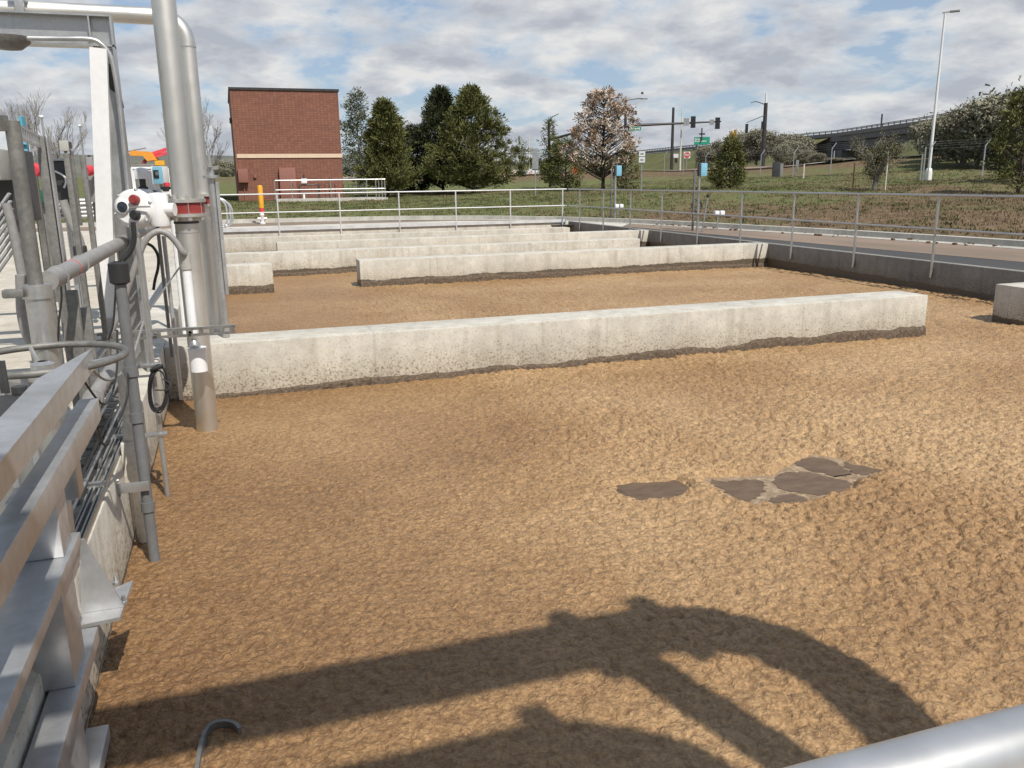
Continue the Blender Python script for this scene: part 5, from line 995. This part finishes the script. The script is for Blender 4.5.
tag(MB().tube(smooth_path([aty(u, v, 5.2) for u, v in ((133, 222), (134, 240), (130, 252), (123, 260), (119, 268))], 5), .014, 8).build('cable', 'black_rubber', loc=aty(130, 245, 5.2)), 'thick black cable from the front actuator to the black cap', 'cable')
tag(MB().tube(smooth_path([aty(u, v, 4.4) for u, v in ((116, 280), (115, 300), (113, 325), (108, 340))], 5), .005, 6).build('cable', 'black_rubber', loc=aty(115, 300, 4.4)), 'thin black cable hanging from the black cap', 'cable')
def coil():
    c = aty(159, 388, 5.35); root = thing('cable_coil', 'coil of thin black cable hung on the slim clamped pipe', 'cable coil', c)
    for k in range(6): rz = .135+.012*random.uniform(-1, 1); rx = .05+.008*random.uniform(-1, 1); o = Vector((random.uniform(-.01, .01), -.03+random.uniform(-.02, .02), random.uniform(-.012, .012))); MB().tube([c+o+Vector((rx*math.cos(t)+.02*math.sin(t), .012*math.sin(t*2), rz*math.sin(t))) for t in [2*math.pi*i/24 for i in range(25)]], .0045, 6, False).build('loop', 'black_rubber', root)
    MB().tube(smooth_path([c+Vector((-.03, -.04, .12)), c+Vector((.0, -.06, .135)), c+Vector((.04, -.05, .15))], 4), .01, 6).build('tie', 'black_rubber', root)
    MB().tube(smooth_path([c+Vector((.03, -.03, .06)), c+Vector((.07, -.05, .03)), c+Vector((.05, -.06, -.0)), c+Vector((-.02, -.05, .0))], 6), .004, 6).build('tail', 'black_rubber', root)
coil()
# rail run and stand of posts along the deck edge
def post_stand():
    xs = -.82; root = thing('pipe_stand', 'stand of tall weathered steel posts joined by a perforated bar at top left', 'pipe stand', (xs, 5.0, 0))
    p = aty(23.5, 200, 4.0); zt = z_at_v(p, 121); MB().tube([(p.x, 4.0, .0), (p.x, 4.0, zt)], .029, 18).build('post', 'galvanised_dull', root); zs = aty(42, 284, 4.0).z
    MB().tube([(p.x+.0, 4.0, -.0), (p.x+.0, 4.0, zs)], .050, 20).build('sleeve', 'galvanised', root); ring(root, 'collar', (p.x, 4.0, zs-.03), .04, .058, .055, 'galvanised'); MB().obox((p.x-.08, 3.96, zs-.03), (.08, .05, .035), None, .008).build('clamp_ear', 'galvanised_dull', root)
    q = aty(52, 220, 5.1); zq = z_at_v(q, 136); MB().box(q.x-.022, q.x+.022, 5.07, 5.13, 0, zq, .006).build('post', 'galvanised_dull', root); MB().box(q.x+.030, q.x+.038, 5.06, 5.14, 0, zq-.02).build('post_flange', 'galvanised', root)
    s = aty(76, 200, 6.1); zz = z_at_v(s, 153); MB().box(s.x-.036, s.x-.002, 6.07, 6.13, 0, zz, .006).build('post', 'galvanised_dull', root); MB().box(s.x+.03, s.x+.062, 6.25, 6.3, 0, zz-.01, .005).build('post', 'galvanised_dull', root)
    a = Vector((p.x+.0, 4.0, zt-.03)); b = Vector((q.x, 5.08, zq-.03)); m = MB(); d = b-a
    for k in range(12): m.bar(a+d*(k/12), a+d*((k+.5)/12), .004, .06)
    m.bar(a+Vector((0, 0, .027)), b+Vector((0, 0, .027)), .006, .012); m.bar(a-Vector((0, 0, .027)), b-Vector((0, 0, .027)), .006, .012); m.build('perforated_bar', 'galvanised', root)
    t = a+Vector((-.5, -.8, .02)); MB().bar(t, a+Vector((-.03, -.0, .02)), .05, .06).build('cross_bar', 'galvanised_dull', root)
    rail = thing('rail_pipe', 'grey pipe running away along the deck edge toward the actuators, one red ring on it', 'pipe', (-.78, 4.1, 1.0)); e0, e1 = atx(48, 281, -.775), atx(172, 216, -.775); MB().tube([e0, e1], .043, 20).build('tube', 'conduit_grey', rail)
    dr = (e1-e0).normalized()
    for k in (.045, .17): ring(rail, 'u_bolt', e0+(e1-e0)*0+dr*(k*5), .043, .049, .016, 'galvanised', dr)
    ring(rail, 'red_ring', e0+dr*.62, .0425, .0445, .012, 'bright_red', dr)
    for k, (uu, vv) in enumerate(((70, 282), (84, 300))):
        g = atx(uu, vv, -.80); MB().obox((g.x, g.y, g.z/2-.02), (.055, .05, g.z-.045), None, .006).build('support_leg', 'galvanised_dull', rail)
post_stand()
tag(MB().tube(smooth_path([aty(u, v, 4.6) for u, v in ((21, 275), (21.5, 290), (22, 310), (26, 330), (33, 345), (44, 356))], 6), .026, 12).build('bent_conduit', 'conduit_grey', loc=aty(22, 300, 4.6)), 'dark curved conduit left of the thick sleeved post', 'conduit')
tag(MB().tube(smooth_path([aty(u, v, 4.9) for u, v in ((61, 285), (61.5, 300), (59, 320), (58, 345))], 5), .006, 6).build('cable', 'black_rubber', loc=aty(60, 300, 4.9)), 'thin black cable hanging below the red-ringed pipe', 'cable')
tag(MB().tube(smooth_path([aty(u, v, 7.2) for u, v in ((63, 200), (66, 210), (72, 224), (78, 236), (81, 247), (81, 256))], 5), .031, 12).build('flexible_duct', 'conduit_grey', loc=aty(70, 225, 7.2)), 'thick dark flexible duct curving down behind the posts', 'duct')
c = aty(81, 256, 7.2); MB_ = MB().obox(c, (.09, .09, .16), None, .015); tag(MB_.build('duct_coupling', 'black_rubber', loc=c), 'black coupling at the lower end of the flexible duct', 'coupling')
def cabinets():
    y = 7.6; a, b = aty(52, 161, y), aty(74, 203, y); r = thing('dark_cabinet', 'dark grey electrical cabinet behind the post stand', 'cabinet', ((a.x+b.x)/2, y, 0)); MB().box(a.x, b.x, y, y+.3, b.z, a.z, .01).build('case', 'dark_metal', r); MB().box(a.x-.01, b.x+.01, y-.02, y+.31, a.z+.002, a.z+.02).build('hood', 'galvanised', r)
    for dx in (.04, b.x-a.x-.04): MB().box(a.x+dx-.02, a.x+dx+.02, y+.1, y+.16, 0, b.z-.002).build('leg', 'galvanised', r)
    p, q = aty(55, 171, y-.02), aty(64, 176, y-.02); MB().tube(smooth_path([p, q, aty(66, 182, y-.02), aty(64, 188, y-.02)], 4), .008, 6).build('wire', 'white_plastic', r)
    y = 7.3; a, b = aty(58.5, 140.5, y), aty(69.5, 151, y); r = thing('junction_box', 'pale grey square box on a short stem above the dark cabinet', 'junction box', ((a.x+b.x)/2, y, b.z)); MB().box(a.x, b.x, y, y+.08, b.z, a.z, .006).build('case', 'pale_cabinet', r); MB().box(b.x+.002, b.x+.012, y, y+.06, b.z+.02, a.z-.01).build('side_fin', 'dark_metal', r)
    for dx in (.03, .07): MB().cyl((a.x+dx, y+.05, 1.1), (a.x+dx, y+.05, b.z), .012, 8).build('stem', 'galvanised_dull', r)
    y = 9; a, b = aty(84, 157, y), aty(98, 202, y); r = thing('grey_cabinet', 'light grey tall cabinet left of the white channel post', 'cabinet', ((a.x+b.x)/2, y, 0)); MB().box(a.x, b.x, y, y+.4, b.z, a.z, .01).build('case', 'grey_cabinet', r); MB().box(a.x+.05, a.x+.09, y+.15, y+.19, -.003, b.z-.002).build('leg', 'galvanised_dull', r)
    for k in range(3): MB().cyl((a.x+.03+k*.05, y+.1, a.z), (a.x+.03+k*.05, y+.1, a.z+.02), .012, 8).build('lug', 'dark_metal', r)
    c = aty(89, 170.5, y-.12); MB().lathe(c, [(0, -.05), (.045, -.05), (.05, .0), (.045, .03), (0, .04)], 14, (.5, .8, .1)).build('red_button', 'bright_red', r); MB().cyl(c, c+Vector((.06, .12, -.02)), .02, 8).build('button_stem', 'dark_metal', r)
    a, b = aty(93, 202, 8.9), aty(99, 221, 8.9); tag(MB().box(a.x, b.x, 8.84, 8.99, b.z, a.z, .01).build('meter_box', 'dark_metal', loc=(a.x, 8.9, b.z)), 'small black box low on the light grey cabinet', 'box')
    y = 8; a, b = aty(79, 155.5, y), aty(85, 161.5, y); tag(MB().box(a.x, b.x, y, y+.06, b.z, a.z).tube([(b.x-.02, y+.03, 0), (b.x-.02, y+.03, b.z)], .015, 6).build('teal_box', 'teal_paint', loc=(a.x, y, b.z)), 'small teal box on a stem right of the post stand', 'box')
    y = 6.4; a, b = aty(22, 140, y), aty(31, 176, y); r = thing('teal_enclosure', 'tall teal enclosure seen between the two front posts', 'enclosure', ((a.x+b.x)/2, y, 0)); MB().box(a.x, b.x-.005, y, y+.1, b.z, a.z+.15, .006).build('case', 'teal_paint', r)
    for k in (.25, .12): MB().obox((b.x-.03, y-.01, b.z+k), (.07, .02, .10)).build('blue_door', 'sky_blue', r)
    MB().box(a.x+.01, a.x+.05, y+.03, y+.07, 0, b.z-.002).build('leg', 'galvanised_dull', r)
    c = aty(36, 170, 8.5); r = thing('red_lamp', 'round red cap beside the teal enclosure', 'red cap', c); MB().lathe(c, [(0, -.05), (.04, -.045), (.06, 0), (.05, .03), (0, .035)], 16, (.2, .95, .1)).build('cap', 'bright_red', r); MB().box(c.x+.0, c.x+.12, 8.56, 8.6, c.z+.03, c.z+.05).build('arm', 'white_paint', r); MB().cyl((c.x+.1, 8.58, 0), (c.x+.1, 8.58, c.z+.03), .02, 8).build('stem', 'galvanised_dull', r)
    y = 11.5; a, b = aty(31, 190, y), aty(46, 201, y); r = thing('green_crate', 'dark green box behind the front posts', 'crate', ((a.x+b.x)/2, y, 0)); MB().box(a.x, b.x+.1, y, y+.8, b.z-.02, a.z, .01).build('box', 'dark_green', r)
    for z in (.03,): MB().box(a.x+.05, b.x, y+.1, y+.7, 0, b.z-.022).build('base', 'galvanised_dull', r)
    y = 5.6; a, b = aty(-14, 148, y), aty(7, 180, y); r = thing('pale_cabinet', 'pale cabinet at the left edge behind the first post', 'cabinet', (a.x, y, 0)); MB().box(a.x-.4, b.x-.03, y, y+.3, b.z, a.z, .01).build('case', 'pale_cabinet', r); MB().box(a.x-.4, b.x+.04, y+.35, y+.6, b.z-.25, a.z, .01).build('dark_back', 'dark_metal', r)
    for x in (a.x-.35, b.x-.1): MB().box(x, x+.04, y+.4, y+.44, -.003, b.z-.251).build('leg', 'galvanised_dull', r)
cabinets()
def louvre():
    a, b = aty(-30, 212, 5.0), aty(8, 262, 5.0); r = thing('louvred_panel', 'slanted aluminium louvres at the left edge', 'louvre panel', (a.x, 5, 0)); rot = Matrix.Rotation(R(-50), 3, 'Y'); d = Vector((math.cos(R(52)), 0, math.sin(R(52))))
    for k in range(8):
        c = Vector((a.x+.10, 5.05, b.z-.02+k*.038)); MB().bar(c-d*.2, c+d*.13, .05, .010).build('slat', 'aluminium', r)
    MB().bar((a.x-.03, 5.08, 0), (a.x-.03, 5.08, a.z+.1), .04, .04).build('frame', 'galvanised_dull', r)
    t = [aty(u, v, 4.9) for u, v in ((6, 203), (11, 222), (16, 245), (22, 275))]; tag(MB().tube(smooth_path(t, 4), .022, 10).build('bent_conduit', 'conduit_grey', loc=t[0]), 'slanting grey conduit in front of the louvres', 'conduit')
louvre()
def pallet_rails():
    y = 12.5; r = thing('low_railing', 'low stack of pale horizontal rails beyond the post stand', 'rail rack', (aty(38, 212, y).x, y, 0))
    for v in (201, 204.5, 209, 213, 217): p, q = aty(20, v+1, y), aty(96, v-1, y); MB().tube([p, q], .028, 8).build('rail', 'aluminium' if v < 206 else 'galvanised', r)
    for u in (20, 47, 73, 96): p = aty(u, 205, y); MB().tube([(p.x, y+.04, 0), (p.x, y+.04, p.z+.05)], .025, 8).build('post', 'aluminium', r)
pallet_rails()
def lift():
    d = 36; r = thing('boom_lift', 'orange and red lifting arm of a machine behind the steel pipes', 'machine', at_d(150, 185, d)); g = at_d(150, 185, d)
    a = MB(); pts = [at_d(u, v, d) for u, v in ((129, 153), (131, 150.5), (148, 151.5), (152, 153), (156, 160), (147, 161), (143, 156), (130, 155.5))]; a.prism(pts, Vector((.1, .5, 0))); a.build('main_arm', 'orange_paint', r)
    for (u0, v0), (u1, v1), w in (((146, 160), (143, 164), .14), ((152, 154), (186, 143), .13), ((152, 157), (186, 148), .10)): MB().bar(at_d(u0, v0, d+.2), at_d(u1, v1, d+.2), w, w).build('red_boom', 'red_paint' if u0 < 150 else 'bright_red', r)
    MB().bar(at_d(128, 151.5, d+.3), at_d(146, 148, d+.3), .03, .04).build('hydraulic_line', 'galvanised_dull', r)
    b0, b1 = at_d(130, 164, d), at_d(160, 186, d); b = MB(); b.box(b0.x, b1.x, b0.y, b0.y+1.6, 0.0, b0.z, .05); b.build('chassis', 'galvanised_dull', r); MB().obox(at_d(160, 163, d), (.35, .3, .18)).build('yellow_cover', 'yellow_paint', r)
lift()
for i, (u, v0, d, lab) in enumerate([(51, 115, 40, 'white globe-topped lamp pole in front of the bare tree at far left'), (87.5, 124.5, 52, 'white-topped lamp pole left of the white channel post'), (206, 127, 60, 'white-topped lamp pole right of the steel pipes')]):
    p = at_d(u, 186, d); p.z = g1(p.x, p.y)-.1; zt = z_at_v(p, v0); r = thing('street_lamp', lab, 'street lamp', p); MB().tube([p, (p.x, p.y, zt-.1)], [.055, .04], 8).build('pole', 'galvanised', r); MB().lathe((p.x, p.y, zt-.12), [(.0, 0), (.08, .01), (.10, .06), (.08, .1), (0, .12)], 10).build('lamp_head', 'lamp_lens', r)
# ------------------------------------------------------------------ gate frame nearest the camera
def gate_frame():
    X = -.55; r = thing('sluice_gate', 'stacked aluminium gate beams nearest the camera at lower left', 'gate frame', (X, 2.0, -.1)); b = .004
    def beam(name, x0, y1, z0, z1, y0=.5, mat='aluminium'): return MB().box(x0, X, y0, y1, z0, z1, b).build(name, mat, r)
    m = MB(); z = .788; m.prism([(-.645, .5, z), (X, .5, z), (X, 3.55, z), (-.645, 3.04, z)], (0, 0, -.008)); m.box(X-.008, X, .5, 3.545, z-.082, z-.0085); m.build('top_channel', 'aluminium', r)
    beam('second_beam', -.621, 3.55, .50, .589); o = beam('wide_plate', -1.1, 2.86, .262, .306); beam('lower_beam', -.637, 2.92, -.125, -.07); 
    MB().box(-.622, X, .5, 2.87, -.475, -.42, b).build('bottom_beam', 'aluminium', r)
    MB().box(-.70, -.565, 2.66, 2.80, .3065, .4995, b).build('pillar', 'aluminium', r); MB().box(-.66, -.563, 2.55, 2.74, -.0695, .2615, b).build('pillar', 'aluminium', r); MB().box(-.63, -.568, 2.3, 2.6, -.4195, -.1255, b).build('pillar', 'aluminium', r)
    MB().box(-.645, -.60, 3.2, 3.3, .30, .4995, b).build('pillar', 'galvanised', r)
    # bracket foot
    p = [atz(u, v, -.15) for u, v in ((133, 580), (120, 617), (72, 627), (78, 604))]; MB().prism(p, (0, 0, -.014)).build('foot_plate', 'aluminium', r)
    y = 3.2; ap = aty(80, 540, y); rt = aty(124, 604, y); lf = aty(80, 606, y); MB().prism([(ap.x, y, ap.z), (ap.x+.012, y, ap.z), (rt.x, y, -.149), (lf.x, y, -.149)], (0, .012, 0)).build('gusset', 'aluminium', r)
    MB().box(lf.x-.05, lf.x-.002, y-.1, y+.12, -.149, .2615, .003).build('foot_post', 'aluminium', r)
    for u, v in ((116, 584), (124, 604)): c = atz(u, v, -.15); MB().lathe(c, [(.014, 0), (.014, .012), (.007, .013), (.007, .035), (0, .036)], 8).build('bolt', 'galvanised', r)
    # dark bracket with bolt, left of the top channel
    a = atz(0, 421, .76); c0 = atz(36, 393, .76); MB().box(-1.05, c0.x, a.y-.05, c0.y, .74, .762, .004).build('dark_bracket', 'dark_metal', r); c = atz(20, 393, .765); MB().lathe(c, [(.024, 0), (.024, .022), (0, .024)], 6).build('bolt_head', 'dark_metal', r)
    for u in (3, 7.5): c = atz(u, 395, .76); MB().box(c.x-.006, c.x+.006, c.y, c.y+.012, .765, .87).build('rod', 'dark_metal', r)
    gp = thing('gate_plate', 'bright upright sheet-metal gate plate behind the dark bracket', 'gate', (-.9, 3.6, .2)); MB().box(-1.35, -.70, 3.40, 3.408, .0, .735).build('sheet', 'stainless', gp)
    for x in (-.76, -.84, -1.0): MB().box(x-.012, x+.012, 3.375, 3.3995, .0, .735, .004).build('rib', 'aluminium', gp)
gate_frame()
def handwheel():
    c = Vector((-.748, 3.655, .742)); r = thing('handwheel', 'horizontal steel handwheel ring behind the top beam', 'handwheel', c-Vector((0, 0, .74)))
    MB().tube([c+Vector((.302*math.cos(t), .302*math.sin(t), 0)) for t in [2*math.pi*i/56 for i in range(57)]], .0145, 14, False).build('rim', 'galvanised_dull', r)
    for k in range(3): t = 2*math.pi*k/3+1.9; MB().tube(smooth_path([c+Vector((.30*math.cos(t), .30*math.sin(t), 0)), c+Vector((.15*math.cos(t), .15*math.sin(t), -.03)), c+Vector((.03*math.cos(t), .03*math.sin(t), -.05))], 4), .009, 8).build('spoke', 'stainless', r)
    MB().lathe(c+Vector((0, 0, -.74)), [(.03, 0), (.03, .68), (.045, .681), (.045, .72), (.02, .73)], 14).build('spindle', 'galvanised', r)
handwheel()
tag(MB().tube([(-.70, 3.9, .40), (-.70, 5.3, .40)], .036, 14).lathe((-.70, 4.35, .40), [(.036, 0), (.047, 0), (.047, .05), (.036, .05)], 14, (0, 1, 0)).build('short_pipe', 'conduit_grey', loc=(-.7, 4.6, .4)), 'short grey pipe under the handwheel', 'pipe')
el = [atz(u, v, .03) for u, v in ((85, 443), (80, 455), (74, 466), (69, 480), (68, 490))]; tag(MB().tube(smooth_path(el, 5), .020, 12).lathe(el[1], [(.02, -.02), (.026, -.018), (.026, .02), (.02, .022)], 12, el[2]-el[1]).lathe(el[3], [(.02, -.02), (.026, -.018), (.026, .02), (.02, .022)], 12, el[3]-el[2]).build('plastic_elbow', 'white_plastic', loc=el[0]), 'white plastic elbow pipe lying on the basin wall', 'pipe')
def wall_struts():
    r = thing('wall_strut', 'pair of slotted struts running along the top edge of the left basin wall', 'strut', (-.66, 4, 0))
    for x in (-.672, -.712): m = MB(); m.box(x-.012, x-.004, 2.9, 5.6, .0, .035); m.box(x+.004, x+.012, 2.9, 5.6, .0, .035); m.box(x-.0038, x+.0038, 2.9, 5.6, .0, .006); m.build('strut', 'galvanised', r)
    for y in (3.3, 4.1, 4.9): MB().box(-.735, -.653, y, y+.05, .0355, .05).build('clip', 'galvanised', r)
    e = thing('perforated_plate', 'slotted aluminium angle plates between the beam and the wall struts', 'angle plate', (-.85, 5, .1)); m = MB()
    for k in range(18): m.box(-.86, -.76, 3.7+k*.14, 3.7+k*.14+.085, .10, .106)
    for x in (-.874, -.812, -.756): m.box(x, x+.012, 3.7, 6.2, .10, .107)
    m.build('plate', 'galvanised_dull', e)
    for y in (3.8, 4.9, 6.0): MB().box(-.86, -.76, y, y+.03, -.0, .099).build('stand', 'galvanised_dull', e)
wall_struts()
# joint strip in the wall face and the hooded overflow trough standing in the froth
def trough():
    P = [atz(u, v, -HW+.03) for u, v in ((194, 790), (198, 762), (202, 742), (207, 730), (215, 724), (226, 722.5), (235, 725), (240, 730))]; r = thing('overflow_trough', 'thin curved metal rim sticking out of the froth at the bottom left', 'trough', P[4]-Vector((0, 0, .3))); P = smooth_path(P, 5); m = MB(); n = len(P); V = []
    for i, p in enumerate(P):
        t = (P[min(i+1, n-1)]-P[max(i-1, 0)]); t.z = 0; t.normalize(); s = Vector((t.y, -t.x, 0))*.007
        V += [(p.x-s.x, p.y-s.y, -HW+.04), (p.x+s.x, p.y+s.y, -HW+.04), (p.x+s.x, p.y+s.y, -HW-.35), (p.x-s.x, p.y-s.y, -HW-.35)]
    m.add(V, [(i*4+j, i*4+(j+1) % 4, i*4+4+(j+1) % 4, i*4+4+j) for i in range(n-1) for j in range(4)]+[(0, 1, 2, 3), (4*n-1, 4*n-2, 4*n-3, 4*n-4)]); m.build('rim', 'galvanised_dull', r)
trough()
# ------------------------------------------------------------------ overhead air pipes by the walkway: their shadows lie on the froth
def air_pipe(label, pts, r, Yc, flanges=(), drop=None):
    P = [Vector(shade_pt(x, y, Yc)) for x, y in pts]; P[0].x = -2.6; root = thing('overhead_pipe', label, 'pipe', (P[0].x, Yc, P[0].z)); e = P[-1]; P2 = smooth_path(P, 6); MB().tube(P2+[Vector((e.x-.05, Yc, e.z-.6)), Vector((e.x-.05, Yc, -1))], r, 24).build('pipe_run', 'stainless', root)
    for gx_ in flanges: c = Vector(shade_pt(gx_, pts[1][1], Yc)); ring(root, 'flange', c, r*.95, r+.075, .085, 'stainless', (1, 0, 0))
    if drop: MB().tube([(drop, Yc, P[1].z), (drop, Yc, -1)], .098, 18).build('drop_leg', 'stainless', root)
    MB().box(-2.4, -2.26, Yc-.07, Yc+.07, -.02, P[0].z-r-.01).build('support', 'galvanised', root)
air_pipe('thick overhead steel pipe by the walkway with two flanges and a drop leg', [(-.6, 2.935), (.4, 2.93), (1.2, 2.93), (1.6, 2.92), (1.85, 2.83), (2.02, 2.62), (2.1, 2.40), (2.1, 2.2), (2.085, 2.03)], .16, -.35, (1.28, 1.66), 2.335)
air_pipe('lower overhead steel pipe by the walkway with one flange', [(-.6, 2.32), (.2, 2.31), (.8, 2.31), (1.02, 2.27), (1.2, 2.14), (1.31, 1.96), (1.36, 1.8)], .16, -.75, (.93,))
def shade_slabs():  # unseen slabs added to shade the gate beams, gapped for a lit stripe
    r = thing('shade_slabs', 'added overhead slabs out of view that shade the gate beams', 'shade caster', (-.7, .3, 1.95))
    for y0, y1 in ((-.8, .80), (1.02, 1.30)): MB().box(-1.5, -.06, y0, y1, 1.93, 1.955).build('shade_slab', 'aluminium', r)
    for x in (-1.4, -1.15): MB().box(x, x+.05, -.75, -.70, -.004, 1.929).build('leg', 'galvanised', r)
    for x in (-1.48, -1.2): MB().box(x, x+.04, -.8, 1.3, 1.9555, 1.98).build('rail', 'galvanised', r)
shade_slabs()

# smaller services crowded along the left wall
def services():
    r = thing('conduit_bundle', 'bundle of thin conduits clamped along the left wall below the handwheel', 'conduit', (-.8, 4.5, .05))
    for x, z, rr, y0, y1 in ((-.78, .16, .014, 3.2, 6.6), (-.83, .21, .018, 3.3, 7.2), (-.74, .07, .011, 3.0, 5.9), (-.90, .30, .022, 3.9, 6.8)): MB().tube([(x, y0, z), (x, y1, z)], rr, 10).build('conduit_run', 'galvanised' if rr < .02 else 'conduit_grey', r)
    for y in (3.7, 4.5, 5.3, 6.1): MB().box(-.93, -.725, y, y+.04, .0, .046, .003).build('clamp', 'galvanised_dull', r)
    LAB = ('thin grey cable sagging from the handwheel toward the slim pipe', 'thin black cable looping below the handwheel rim', 'black cable running from the beam end to the grey plastic pipe')
    for lab, pts, rr in zip(LAB, (((-.62, 3.75, .70), (-.60, 4.2, .52), (-.56, 4.7, .50), (-.53, 5.3, .62)), ((-.60, 3.5, .70), (-.57, 3.8, .5), (-.55, 4.1, .56), (-.56, 4.4, .72)), ((-.56, 3.5, .48), (-.60, 3.9, .30), (-.55, 4.3, .38), (-.53, 4.4, .55))), (.006, .005, .006)):
        tag(MB().tube(smooth_path(pts, 6), rr, 6).build('cable', 'black_rubber' if 'black' in lab else 'conduit_grey', loc=pts[0]), lab, 'cable')
    b = thing('pipe_bracket', 'galvanised bracket with bolts holding the grey plastic pipe to the wall', 'bracket', (-.6, 4.41, -.05)); MB().box(-.652, -.50, 4.36, 4.375, -.10, -.05, .002).build('arm', 'galvanised', b); MB().box(-.66, -.652, 4.33, 4.42, -.14, -.02).build('plate', 'galvanised', b)
    for z in (-.12, -.04): MB().lathe((-.652, 4.40, z), [(.009, 0), (.009, .012), (0, .013)], 6, (1, 0, 0)).build('bolt', 'galvanised', b)
services()
